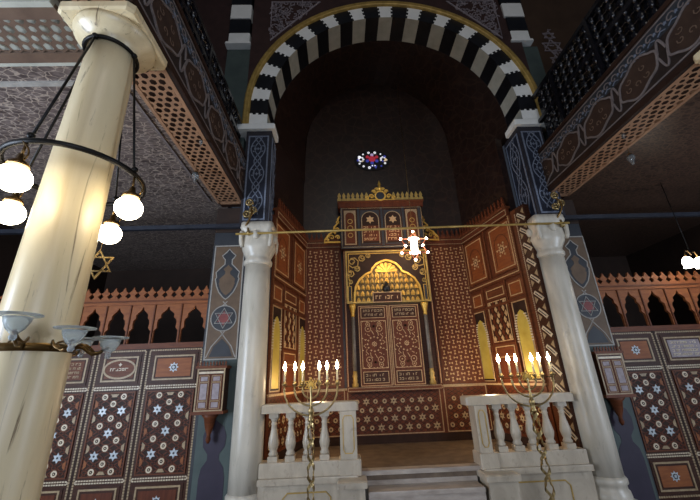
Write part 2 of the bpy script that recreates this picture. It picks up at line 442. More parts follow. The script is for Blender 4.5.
# ------------------------------------------------------------------ apse side walls (u runs from near edge to corner, L = 1.34)
UL = 1.34
def side_wall(name, right):
    W = (lambda u: UL-u) if right else (lambda u: UL+.13-(UL-u)*1.1)
    def bx(b, u0, u1, y0, y1, z0, z1, mt): a, c = sorted((W(u0), W(u1))); b.box(a, c, y0, y1, z0, z1, mt)
    def fr(b, u0, u1, z0, z1, t, y0, y1, mt): a, c = sorted((W(u0), W(u1))); b.frame(a, c, z0, z1, t, y0, y1, mt)
    if right: P, Q = Vector((2.40, 6.2, 0)), Vector((2.72, 4.9, 0))
    else: P, Q = Vector((-.978, 4.773, 0)), Vector((-.66, 6.2, 0))
    ang = atan2(Q.y-P.y, Q.x-P.x)
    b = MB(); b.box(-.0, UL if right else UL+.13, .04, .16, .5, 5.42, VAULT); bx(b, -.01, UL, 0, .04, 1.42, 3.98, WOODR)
    w = struct(b.build(name, None, P, ang), ('right' if right else 'left')+' splayed side wall of the apse')
    for u0, u1 in ((.03, .59), (.75, 1.31)):     # tall panels with a rosette under an arch
        b = MB(); bx(b, u0, u1, -.012, 0, 3.09, 3.91, WOODA)
        fr(b, u0, u1, 3.09, 3.91, .02, -.022, -.01, WOODM); fr(b, u0+.045, u1-.045, 3.135, 3.865, .014, -.018, -.01, BONEW)
        c = W((u0+u1)/2); b.ribbon([(c-.17, 3.2)]+arc(c, 3.5, .17, 180, 0, 14, .22)+[(c+.17, 3.2)], .014, -.017, -.01, WOODM)
        rosette(b, c, 3.47, .085, -.012, BONEW, WOODR)
        for k in range(6): b.disc(c+.11*cos(k*pi/3), 3.47+.11*sin(k*pi/3), .018, -.018, -.01, BONEW, 6)
        b.build('rosette_panel', w)
    for u0, u1 in ((.02, .36), (1.0, 1.32)):
        b = MB(); bx(b, u0, u1, -.012, 0, 2.65, 2.93, WOODA); fr(b, u0, u1, 2.65, 2.93, .02, -.02, -.01, WOODM)
        fr(b, u0+.04, u1-.04, 2.69, 2.89, .013, -.018, -.01, BONEW); b.build('square_panel', w)
    b = MB(); bx(b, .42, .92, -.012, 0, 2.73, 2.93, WOODM); fr(b, .45, .89, 2.76, 2.9, .013, -.018, -.01, BONEW); b.build('plain_panel', w); b = MB()
    bx(b, .42, .92, -.012, 0, 1.78, 2.02, WOODM); fr(b, .45, .89, 1.81, 1.98, .013, -.018, -.01, BONEW); b.build('plain_panel', w)
    b = MB(); bx(b, .44, .90, -.012, 0, 2.05, 2.70, WOOD)
    a0, a1 = sorted((W(.44), W(.90))); 
    for j in range(7):
        for i in range(5 if j % 2 == 0 else 4):
            cx = a0+.05+(i+.5*(j % 2))*.09; cz = 2.1+j*.092
            b.plate([(cx, cz+.052), (cx-.032, cz), (cx, cz-.052), (cx+.032, cz)], -.022, -.012, WOODR if (i+j) % 2 else BONEW)
    fr(b, .44, .90, 2.05, 2.70, .014, -.02, -.01, BONEW); b.build('lozenge_panel', w)
    for u0, u1 in ((.03, .33), (1.03, 1.33)):    # gilded pointed niches with scalloped rims
        b = MB(); c = W((u0+u1)/2); h = .12
        bx(b, u0, u1, -.012, 0, 1.46, 2.58, WOODB)
        L = [(c-h, 1.5), (c-h, 2.18)]+[(c-h*cos(t*pi/2/7), 2.18+.27*sin(t*pi/2/7)**.9) for t in range(1, 7)]+[(c, 2.46)]
        full = L+mirror(L[:-1], c)[::-1]
        b.plate(full, -.02, -.011, NICHE)
        for q in full[1:-1]:
            sx = 1 if q[0] > c else -1
        for k in range(11):
            zz = 2.0+k*.038; hh = h if zz < 2.18 else h*max(.15, cos(min(1, (zz-2.18)/.27)*1.4))
            for sx in (-1, 1): b.box(min(c+sx*hh, c+sx*(hh+.045)), max(c+sx*hh, c+sx*(hh+.045)), -.03, -.011, zz, zz+.018, BONE)
        b.ribbon([(c-h-.012, 1.5), (c-h-.012, 2.0)], .014, -.026, -.011, BONED); b.ribbon([(c+h+.012, 1.5), (c+h+.012, 2.0)], .014, -.026, -.011, BONED)
        fr(b, u0, u1, 1.46, 2.6, .014, -.022, -.01, BONEW); b.build('gilded_niche', w)
    b = MB()
    for u in (-.0, .39, .68, .97, 1.325):
        z1 = 3.93 if u in (-.0, .68, 1.325) else 2.98
        z0 = 1.44 if u != .68 else 2.98
        bx(b, u-.012, u+.012, -.03, 0, z0, z1, WOODM)
    bx(b, 0, UL, -.03, 0, 2.98, 3.06, WOODM); dotted_frame(b, .02, UL-.02+(0 if right else .12), 3.02, 3.95, .016, -.03, BONEW, WOOD)
    bx(b, 0, UL, -.03, 0, 2.6, 2.64, WOODM)
    bx(b, 0, UL, -.05, 0, 3.93, 4.06, WOODR); dotted_frame(b, .02, UL-.02+(0 if right else .12), 3.95, 4.04, .013, -.05, BONED, WOOD); bx(b, 0, UL, -.07, .04, 4.06, 4.1, WOODM)
    for i in range(15):
        x = .05+i*.089; b.prism([(x-.04, 4.1), (x-.03, 4.15), (x-.012, 4.16), (x-.02, 4.22), (x, 4.28), (x+.02, 4.22), (x+.012, 4.16), (x+.03, 4.15), (x+.04, 4.1)], -.06, -.03, WOODR)
    b.build('panel_framing', w)
    b = MB(); bx(b, 0, UL-.05, -.012, .04, .72, 1.42, WOODR); star_lattice(b, .04, UL-.04+(0 if right else .1), .76, 1.37, .15, -.012, WOODR, BONED, BONED, WOOD)
    bx(b, 0, UL-.03, -.035, 0, 1.405, 1.435, BONEW); bx(b, 0, UL-.05, -.02, .04, .62, .72, WOODB); b.build('star_dado', w)
    # chevron strip towards the pier
    if not right: return w
    b = MB(); b.box(UL, UL+.12, 0, .1, .6, 3.98, WOODM); dotted_frame(b, UL+.1, UL+.1, 1.46, 3.9, .016, 0, BONE, WOOD, .03); x0, x1 = UL+.12, UL+.30
    b.box(x0, x1, 0, .1, .6, 3.98, WOOD); xm = (x0+x1)/2
    for k in range(13):
        z = .8+k*.245; 
        b.ribbon([(xm+.075, z), (xm+.03, z+.05), (xm-.06, z+.13)], .05, -.008, 0, BONE); b.ribbon([(xm+.06, z+.02), (xm-.045, z+.115)], .014, -.011, 0, SLATEP)
        b.plate([(xm-.075, z-.03), (xm-.02, z+.02), (xm-.075, z+.07)], -.006, 0, BONED); b.plate([(xm+.075, z+.09), (xm+.075, z+.19), (xm+.02, z+.14)], -.006, 0, BONED)
    b.build('chevron_strip', w)
    return w
side_wall('wall_apse_left', False); side_wall('wall_apse_right', True)

# ------------------------------------------------------------------ stained glass rosette window
SGC = [emit('stained_red', '#a8283a', .7, '#401010'), emit('stained_blue', '#3f45a8', .6, '#101840'), emit('stained_white', '#d0d0d8', .7), emit('stained_gold', '#a8843a', .45), emit('stained_violet', '#6a3590', .6)]
b = MB(); b.M = Matrix.Translation((.74, YB-.012, 5.91))
b.disc(0, 0, .38, -.008, .0, BLACKP, 28, .25); wf = struct(b.build('window_1'), 'small round stained glass window high over the ark')
b = MB(); b.M = Matrix.Translation((.74, YB-.025, 5.91)); R = random.Random(5)
b.disc(0, .03, .075, -.006, 0, SGC[0], 10)
for k in range(6): b.disc(.115*cos(k*pi/3+.5), .03+.1*sin(k*pi/3+.5), .038, -.006, 0, SGC[4 if k % 2 else 0] if k < 3 else SGC[1], 8)
for k in range(14):
    a = 2*pi*k/14; b.disc(.30*cos(a), .19*sin(a), R.uniform(.018, .034), -.006, 0, SGC[R.choice((1, 2, 3, 2, 1))], 7)
for sx in (-1, 1):
    for k in range(7): a = 2*pi*k/7; b.disc(sx*.235+.05*cos(a), .02+.05*sin(a), .022, -.006, 0, SGC[R.choice((2, 2, 3, 1))], 6)
for k in range(5): b.disc(-.03+.028*k, -.15+.012*(k % 2), .017, -.006, 0, SGC[2 if k % 2 else 1], 6)
b.build('coloured_panes', wf)

# ================================================================== ARK
ark = thing('ark', 'tall carved wooden ark with gilded hood and inlaid double doors', 'ark', (.829, YB-.05, .6445)); ark.scale = (.975, 1, .975)
def A(b): b.M = Matrix.Translation((-.85, -YB+.05, -.62)); return b
Y0 = 5.95       # front of the ark body
def amb(): return A(MB())
b = amb(); b.box(.06, 1.66, Y0+.06, YB-.051, 1.40, 3.9, WOOD); b.box(.06, 1.66, Y0+.02, YB-.051, 1.37, 1.445, WOODM); dotted_frame(b, .08, 1.64, 1.385, 1.435, .012, Y0+.02, BONED, WOOD)
for sx in (.06, 1.62): b.box(sx, sx+.04, Y0+.03, Y0+.06, 1.445, 3.86, WOODM); b.box(sx+.015, sx+.025, Y0+.024, Y0+.03, 1.46, 3.84, BONEW)
b.build('body', ark)
def ark_door(x0, x1):
    b = amb(); y = Y0+.03; b.box(x0, x1, y, Y0+.06, 1.45, 2.80, WOODR); b.frame(x0, x1, 1.45, 2.80, .022, y-.01, y, WOODM); b.frame(x0+.006, x1-.006, 1.456, 2.794, .01, y-.014, y-.009, BONEW)
    d = b.build('door', ark)
    for z0, z1, sd in ((1.49, 1.69, 3), (2.57, 2.77, 8)):
        b = amb(); b.box(x0+.045, x1-.045, y-.006, y, z0, z1, WOOD); b.frame(x0+.05, x1-.05, z0+.005, z1-.005, .01, y-.012, y-.005, BONEW)
        script_rows(b, x0+.09, x1-.09, z0+.03, z1-.03, 2, y-.01, y-.005, BONED, sd)
        b.build('inscription_panel', d)
    b = amb(); z0, z1 = 1.73, 2.53; xm, zm = (x0+x1)/2, 2.13; b.box(x0+.045, x1-.045, y-.005, y, z0, z1, WOODR); b.frame(x0+.045, x1-.045, z0, z1, .01, y-.012, y, BONEW)
    rosette(b, xm, zm, .05, y-.005, BONEW, WOODR)
    for k in range(12):
        a = k*pi/6; r = .12
        b.star(xm+r*cos(a), zm+r*sin(a), .02, .01, y-.01, y-.004, BONEW, 4)
        b.ribbon([(xm+.15*cos(a), zm+.16*sin(a)), (xm+.19*cos(a+.13), zm+.2*sin(a+.13)), (xm+.15*cos(a+.26), zm+.24*sin(a+.26))], .01, y-.01, y-.004, BONEW)
    for sx in (-1, 1):
        for sz in (-1, 1):
            for q, r in ((.26, .05), (.34, .035)):
                b.ribbon(arc(xm+sx*.1, zm+sz*q, r, 0, 360, 10)[:-1], .009, y-.01, y-.004, BONEW, True); b.disc(xm+sx*.1, zm+sz*q, .013, y-.01, y-.004, BONEW, 6)
            for k in range(5): b.disc(xm+sx*(.03+.04*k), zm+sz*(.385-.07*k*(k % 2)), .009, y-.01, y-.004, BONEW, 5)
            b.disc(xm, zm+sz*.3, .02, y-.01, y-.004, BONEW, 6); b.disc(xm+sx*.2, zm+sz*.1, .012, y-.01, y-.004, BONEW, 5)
    b.build('inlaid_panel', d)
ark_door(.29, .82); ark_door(.85, 1.38)
b = amb(); b.box(.822, .848, Y0+.012, Y0+.05, 1.45, 2.8, WOODM); b.box(.831, .839, Y0+.008, Y0+.012, 1.46, 2.79, BONEW); b.build('meeting_stile', ark)
for cx in (.20, 1.49):
    b = amb(); b.lathe([(.052, 1.45), (.052, 1.5), (.035, 1.52), (.044, 1.55), (.034, 1.58), (.044, 1.62), (.034, 1.66), (.034, 1.7)], GOLDD, (cx, Y0, 0), 14)
    b.lathe([(.034, 1.7), (.03, 2.6)], GREYC, (cx, Y0, 0), 14)
    b.lathe([(.03, 2.6), (.036, 2.63), (.032, 2.66), (.05, 2.74), (.06, 2.78, .6), (.06, 2.82, 1)], GOLD, (cx, Y0, 0), 16); b.build('ark_column', ark)
# gilded hood: framed arch with stalactite tiers
b = amb(); sp = [(.10, 2.84), (.10, 3.84), (1.63, 3.84), (1.63, 2.84), (1.46, 2.84), (1.46, 3.0)]
oc = .855
R_ = [(1.46, 3.0), (1.44, 3.14), (1.36, 3.28), (1.24, 3.38), (1.14, 3.42), (1.12, 3.48), (1.04, 3.57), (.94, 3.62), (oc, 3.64)]
arch = R_+mirror(R_[:-1], oc)[::-1]
b.prism([(.10, 2.84), (.10, 3.84), (1.63, 3.84), (1.63, 2.84), (1.46, 2.84)]+arch+[(.25, 2.84)], Y0+.01, Y0+.06, WOODB)
b.frame(.10, 1.63, 2.84, 3.84, .03, Y0-.005, Y0+.01, GOLDD); b.frame(.15, 1.58, 2.84, 3.79, .012, Y0, Y0+.01, GOLD)
b.ribbon([(1.47, 2.84)]+arch+[(.24, 2.84)], .035, Y0-.012, Y0+.02, GOLD)
R = random.Random(2)
for sx in (-1, 1):
    for (qx, qz, r) in ((.62, 3.62, .12), (.44, 3.7, .07), (.67, 3.4, .07), (.32, 3.74, .05), (.68, 3.24, .045), (.54, 3.5, .06)):
        for q in (1, -1):
            b.ribbon([(oc+sx*qx+r*(1-t/9)*cos(q*t*.9+qx*9), qz+r*(1-t/9)*sin(q*t*.9+qx*9)) for t in range(9)], .017, Y0-.004, Y0+.01, GOLDD)
    b.box(oc+sx*.69-.03, oc+sx*.69+.03, Y0, Y0+.01, 2.88, 3.15, SLATEP); b.frame(oc+sx*.69-.035, oc+sx*.69+.035, 2.87, 3.16, .01, Y0-.004, Y0+.01, GOLD)
b.build('hood_frame', ark)
b = amb()
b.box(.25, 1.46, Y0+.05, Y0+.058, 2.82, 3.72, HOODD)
for t, (z, hw) in enumerate(((2.85, .58), (2.975, .6), (3.095, .58), (3.215, .5), (3.32, .4))):
    n = int(hw*2/.088); w = 2*hw/n
    dpt = .05-.018*t
    for i in range(n):
        cx = oc-hw+w*(i+.5)
        sh = [(cx-w*.36, z), (cx-w*.4, z+.045), (cx-w*.2, z+.08), (cx, z+.1), (cx+w*.2, z+.08), (cx+w*.4, z+.045), (cx+w*.36, z)]
        b.prism(sh, Y0+.02+t*.004, Y0+.05, GOLDD if (i+t) % 2 else GOLD)
        b.lathe([(w*.16, z+.0), (w*.26, z+.03), (w*.18, z+.06), (w*.04, z+.085)], GOLD, (cx, Y0+.02+t*.004, 0), 8)
for i in range(7):
    a0, a1 = pi*(i+.1)/7, pi*(i+.9)/7; 
    b.prism([(oc, 3.42), (oc+.2*cos(a0), 3.42+.18*sin(a0)), (oc+.215*cos((a0+a1)/2), 3.42+.195*sin((a0+a1)/2)), (oc+.2*cos(a1), 3.42+.18*sin(a1))], Y0+.03+.006*(i % 2), Y0+.05, GOLD)
b.build('gilded_hood', ark)
b = amb(); b.box(.57, 1.09, Y0-.02, Y0+.03, 2.84, 3.03, WOOD); b.frame(.57, 1.09, 2.84, 3.03, .014, Y0-.032, Y0-.02, BONEW); script_rows(b, .62, 1.04, 2.88, 2.99, 1, Y0-.025, Y0-.02, BONEW, 4); pl = b.build('inscription_plaque', ark)
b = amb(); b.lathe([(.05, 3.03), (.075, 3.08), (.07, 3.13), (.03, 3.17), (.015, 3.22), (.004, 3.25)], BLACKP, (.83, Y0, 0), 12); b.build('dark_urn', ark)
# upper cabinet
b = amb(); b.box(.03, 1.64, Y0-.02, YB-.08, 3.88, 4.74, WOOD); b.box(.0, 1.67, Y0-.05, YB-.08, 4.74, 4.84, WOODR); b.box(-.02, 1.69, Y0-.07, YB-.08, 4.84, 4.875, WOODM)
for x in (.03, .36, .815, 1.24, 1.56): b.box(x, x+.045, Y0-.035, Y0-.02, 3.9, 4.74, SLATEP)
b.box(.03, 1.64, Y0-.035, Y0-.02, 3.88, 3.93, SLATEP); dotted_frame(b, .05, 1.62, 3.905, 4.72, .01, Y0-.035, BONED, WOOD)
b.build('upper_cabinet', ark)
def arched(x0, x1, z0, z1): 
    c = (x0+x1)/2; w = (x1-x0)/2; return [(x0, z0), (x0, z1-w)]+[(c-w*cos(t*pi/12), z1-w+w*1.0*sin(t*pi/12)) for t in range(1, 12)]+[(x1, z1-w), (x1, z0)]
for k, (x0, x1) in enumerate(((.10, .33), (.42, .79), (.88, 1.22), (1.31, 1.54))):
    b = amb(); y = Y0-.02; b.plate([(x0, 3.96), (x0, 4.68), (x1, 4.68), (x1, 3.96)], y-.008, y, BONED if k in (0, 3) else SLATEP)
    b.plate(arched(x0+.02, x1-.02, 3.98, 4.64), y-.016, y-.008, WOODR if k in (0, 3) else WOODB)
    b.ribbon(arched(x0+.02, x1-.02, 3.98, 4.64), .014, y-.02, y-.008, BONED)
    c = (x0+x1)/2
    if k in (1, 2):
        b.star(c, 4.47, .085, .048, y-.024, y-.016, BONEW, 6)
        b.box(x0+.03, x1-.03, y-.02, y-.016, 4.02, 4.34, WOODR); script_rows(b, x0+.05, x1-.05, 4.02, 4.34, 4, y-.024, y-.018, BONEW, 20+k)
    else:
        b.ribbon(arc(c, 4.3, .05, 0, 360, 12)[:-1], .014, y-.02, y-.016, GOLDD, True); b.ribbon(arc(c, 4.15, .045, 0, 360, 12)[:-1], .014, y-.02, y-.016, GOLDD, True); b.ribbon(arc(c, 4.44, .045, 0, 360, 12)[:-1], .014, y-.02, y-.016, GOLDD, True)
    b.build('arched_panel', ark)
cr_ = [amb(), amb()]
for i in range(19):
    x = .02+i*.0905
    if abs(x-.835) < .26: continue
    b = cr_[x > .835]; b.prism([(x-.042, 4.875), (x-.042, 4.93), (x-.02, 4.95), (x-.034, 5.0), (x, 5.07), (x+.034, 5.0), (x+.02, 4.95), (x+.042, 4.93), (x+.042, 4.875)], Y0-.05, Y0-.02, GOLDD)
for b in cr_: b.build('crest', ark)
b = amb(); cx = .835; b.disc(cx, 4.97, .085, Y0-.07, Y0-.02, SLATEP, 16); b.ribbon(arc(cx, 4.97, .1, 0, 360, 18)[:-1], .03, Y0-.08, Y0-.02, GOLD, True)
for sx in (-1, 1):
    for qx, qz, r in ((.17, 4.96, .055), (.26, 4.93, .04), (.12, 5.07, .04), (.06, 5.12, .035)):
        b.ribbon([(cx+sx*(qx+r*(1-t/10)*cos(t*.8)), qz+r*(1-t/10)*sin(t*.8)) for t in range(10)], .026, Y0-.07, Y0-.02, GOLD)
b.lathe([(.03, 5.1), (.05, 5.15), (.02, 5.2), (.035, 5.24), (.008, 5.33)], GOLD, (cx, Y0-.045, 0), 10); b.box(cx-.3, cx+.3, Y0-.06, Y0-.02, 4.875, 4.9, GOLD); b.build('finial', ark)
for sx in (-1, 1):
    b = amb(); c0 = .835+sx*.815
    X = lambda d: c0+sx*d
    b.ribbon([(X(.0), 4.66), (X(.04), 4.6), (X(.05), 4.5), (X(.12), 4.42), (X(.13), 4.33), (X(.22), 4.27), (X(.30), 4.16), (X(.32), 4.1), (X(0), 4.1)], .03, YB-.09, YB-.05, GOLD)
    for qx, qz, r in ((.06, 4.36, .055), (.17, 4.2, .06), (.05, 4.2, .05), (.04, 4.52, .035), (.11, 4.3, .035), (.25, 4.15, .035)):
        b.ribbon([(X(qx+r*(1-t/10)*cos(t*.8)), qz+r*(1-t/10)*sin(t*.8)) for t in range(10)], .02, YB-.09, YB-.05, GOLD)
    b.build('scroll_bracket', ark)

# ================================================================== COLUMNS AND PIERS
def slender_column(x, y, top, rt, rb, label):
    t = thing('marble_column', label, 'column', (x, y, 0))
    b = MB(); b.lathe([(rb, .44), (rb*1.0, .9), (rb*.97, 1.8), (rt*1.02, 2.8), (rt, 3.12)], MARBW, n=36); b.build('shaft', t)
    b = MB(); b.lathe([(rb*1.3, 0, 1), (rb*1.3, .2, 1)], MARBW, n=32, smooth=False); b.lathe([(rb*1.14, .2), (rb*1.16, .24), (rb*1.12, .29), (rb*1.02, .31), (rb*1.02, .35), (rb*1.13, .37), (rb*1.13, .41), (rb*1.01, .44)], MARBW, n=36); b.build('base', t)
    b = MB(); s = rt
    b.lathe([(s*1.0, 3.10), (s*1.12, 3.12), (s*1.14, 3.16), (s*1.02, 3.19), (s*1.03, 3.22), (s*1.12, 3.25), (s*1.3, 3.32, .15), (s*1.38, 3.38, .3), (s*1.28, 3.44, .45), (s*1.22, 3.52, .6), (s*1.3, 3.58, .8), (s*1.34, 3.62, 1), (s*1.28, top, 1)], MARBW, n=40)
    for k in range(4):
        a = pi/4+k*pi/2; b.tube([(s*(1.55+.15*sin(q*.5))*cos(a), s*(1.55+.15*sin(q*.5))*sin(a), 3.33+q*.045) for q in range(6)], [.02, .032, .03, .028, .035, .03], MARBW, 8)
        a = k*pi/2; b.sphere((s*1.25*cos(a), s*1.25*sin(a), 3.5), .05, MARBW, 10, 1.4)
    b.build('capital', t)
    return t
slender_column(-1.15, 4.62, 3.70, .170, .185, 'slender pale marble column left of the altar steps')
slender_column(3.02, 4.62, 3.70, .170, .185, 'slender pale marble column right of the altar steps')

def heart_chain(b, cx, z0, z1, w, y, mt, lw=.016):
    """interlaced strapwork: two weaving strands with heart loops"""
    n = max(2, round((z1-z0)/(w*2.0))); p = (z1-z0)/n; N = 24*n
    for s in (-1, 1):
        b.ribbon([(cx+s*w*.42*sin(pi*(i/24)), z0+p*i/24) for i in range(N+1)], lw, y-.005, y, mt)
        b.ribbon([(cx+s*w*.2*cos(2*pi*(i/24)), z0+p*i/24) for i in range(N+1)], lw*.8, y-.004, y, mt)
    for k in range(n):
        zc = z0+p*(k+.5)
        for s in (-1, 1):
            b.ribbon([(cx+s*w*(.3+.14*cos(t*.7))*(1-t*.03), zc+w*.22*sin(t*.7)+w*.1*(k % 2)) for t in range(9)], lw*.8, y-.004, y, mt)
        b.star(cx, zc, w*.12, w*.05, y-.004, y, mt, 4)
def pier(x0, x1, label, inner):
    t = thing('pier', label, 'pier', ((x0+x1)/2, 4.48, 3.70))
    L = Matrix.Translation((-(x0+x1)/2, -4.48, -3.70))
    b = MB(); b.M = L; b.box(x0, x1, 4.48, 4.95, 3.702, 5.31, BLUED)
    b.box(x0+.045, x1-.045, 4.474, 4.48, 3.76, 5.21, BLUE); b.frame(x0+.04, x1-.04, 3.755, 5.215, .022, 4.469, 4.48, BLUEL)
    heart_chain(b, (x0+x1)/2, 3.84, 5.2, (x1-x0-.14), 4.474, BLUEL); b.build('painted_front', t)
    b = MB(); sgn = 1 if inner > (x0+x1)/2 else -1
    if sgn > 0: b.M = L @ Matrix.Translation((x1, 4.48, 0)) @ Matrix.Rotation(pi/2, 4, 'Z')
    else: b.M = L @ Matrix.Translation((x0, 4.95, 0)) @ Matrix.Rotation(-pi/2, 4, 'Z')
    b.box(.045, .425, -.006, 0, 3.76, 5.21, BLUE); b.frame(.04, .43, 3.755, 5.215, .022, -.011, 0, BLUEL); heart_chain(b, .235, 3.84, 5.2, .30, -.006, BLUEL); b.build('painted_side', t)
    b = MB(); b.M = L; b.bev(x0-(.25 if sgn > 0 else .05), x1+(.05 if sgn > 0 else .42), 4.42, 4.77, 5.311, 5.419, WHITEP, .012)
    b.build('impost_slab', t)
pier(-1.415, -1.02, 'blue strapwork painted pier above the left slender column', 0)
pier(2.92, 3.32, 'blue strapwork painted pier above the right slender column', 0 if False else 1)

# striped arch
arch_t = thing('striped_arch', 'great black and white striped round arch with gilt rim', 'arch', (AX, 4.48, 5.42))
LA = Matrix.Translation((-AX, -4.48, -5.42))
NV = 29
def arch_pt(u, r):
    """u 0..1 from left springing over the crown; stilted legs below AZ"""
    leg = (AZ-5.42); tot = pi*RI+2*leg; s = u*tot
    if s < leg: return (AX-r, 5.42+s)
    if s > tot-leg: return (AX+r, 5.42+tot-s)
    a = pi-(s-leg)/RI; return (AX+r*cos(a), AZ+r*sin(a))
for k in range(NV):
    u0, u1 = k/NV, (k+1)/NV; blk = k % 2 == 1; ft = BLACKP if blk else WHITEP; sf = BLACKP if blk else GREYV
    b = MB(); b.M = LA; us = [u0+(u1-u0)*i/4 for i in range(5)]
    po = [arch_pt(u, RO-.06) for u in us]; pi_ = [arch_pt(u, RI) for u in us]; 
    # saw-toothed joint on the front face
    P = [(b.v((x, 4.48, z)), b.v((x, 4.95, z))) for x, z in po]; Q = [(b.v((x, 4.48, z)), b.v((x, 4.95, z))) for x, z in pi_]
    for i in range(4):
        b.f([P[i][0], P[i+1][0], Q[i+1][0], Q[i][0]], ft); b.f([Q[i][0], Q[i+1][0], Q[i+1][1], Q[i][1]], sf); b.f([P[i][0], P[i][1], P[i+1][1], P[i+1][0]], ft); b.f([P[i][1], Q[i][1], Q[i+1][1], P[i+1][1]], ft)
    b.f([P[0][0], Q[0][0], Q[0][1], P[0][1]], ft); b.f([P[-1][0], P[-1][1], Q[-1][1], Q[-1][0]], ft)
    if not blk:      # stepped black teeth at the rim of each white stone
        du = (u1-u0)
        for q in (0, 1):
            for r0, r1, wd in ((RI+.0, RI+.06, .10), (RI+.10, RI+.15, .12), (RI+.19, RI+.24, .10)):
                ua, ub = (u0, u0+du*wd) if q == 0 else (u1-du*wd, u1)
                b.plate([arch_pt(ua, r0), arch_pt(ua, r1), arch_pt(ub, r1), arch_pt(ub, r0)], 4.474, 4.48, BLACKP)
    b.build('voussoir', arch_t)
b = MB(); b.M = LA
prof = [(RO-.07, 4.5), (RO-.06, 4.44), (RO-.04, 4.425), (RO-.02, 4.44), (RO, 4.43), (RO+.03, 4.435), (RO+.04, 4.53)]
N = 64; rings = []
for i in range(N+1):
    rings.append([b.v((arch_pt(i/N, r)[0], y, arch_pt(i/N, r)[1])) for r, y in prof])
for a, c in zip(rings, rings[1:]):
    for j in range(len(prof)-1): b.f([a[j], a[j+1], c[j+1], c[j]], GOLDD, True)
b.build('gilt_moulding', arch_t)

# striped springers of the nave arches
for nm, x0, x1, lab in (('left', -1.90, -1.52, 'black and white striped stone springer above the left gallery'), ('right', 3.28, 3.62, 'black and white striped stone springer above the right gallery')):
    t = thing('striped_springer', lab, 'stonework', ((x0+x1)/2, 4.4, 7.25)); L = Matrix.Translation((-(x0+x1)/2, -4.4, -7.25))
    z = 7.30
    for k, h in enumerate((.24, .34, .36, .36, .36)):
        b = MB(); b.M = L; off = .05*k if nm == 'right' else 0
        b.bev(x0-off*.5, x1, 4.52-.015*k, 4.62, z, z+h, (WHITEP, BLACKP)[k % 2], .01); b.build('stone_course', t); z += h
    b = MB(); b.M = L; b.bev(x0-.04, x1+.03, 4.49, 4.62, 7.25, 7.30, WHITEP, .01); b.build('slab', t)

# ================================================================== FOREGROUND COLUMNS
def big_column(x, y, label):
    t = thing('marble_column', label, 'column', (x, y, 0))
    b = MB(); b.lathe([(.185, .35), (.18, 1.0), (.174, 1.7), (.172, 2.1), (.168, 2.6), (.162, 3.05), (.153, 3.6), (.148, 3.92)], MARBF, n=48); b.build('shaft', t)
    b = MB(); b.lathe([(.36, 0, 1), (.36, .15, 1)], MARBF, n=40, smooth=False); b.lathe([(.29, .15), (.3, .2), (.29, .24), (.22, .28), (.23, .32), (.187, .35)], MARBF, n=40); b.build('base', t)
    b = MB(); b.lathe([(.148, 3.90), (.16, 3.91), (.165, 3.93), (.19, 3.95), (.235, 3.975), (.258, 4.0), (.262, 4.03)], MARBF, n=40)
    b.lathe([(.25, 4.03, 1), (.265, 4.045, 1), (.265, 4.093, 1)], MARBF, n=40, smooth=False); b.build('capital', t)
    return t
CX, CY = -1.64, 1.92
big_column(CX, CY, 'large cream marble column in the left foreground with ring chandelier')
big_column(3.36, 1.92, 'cream marble column at the right edge, only its capital corner showing')

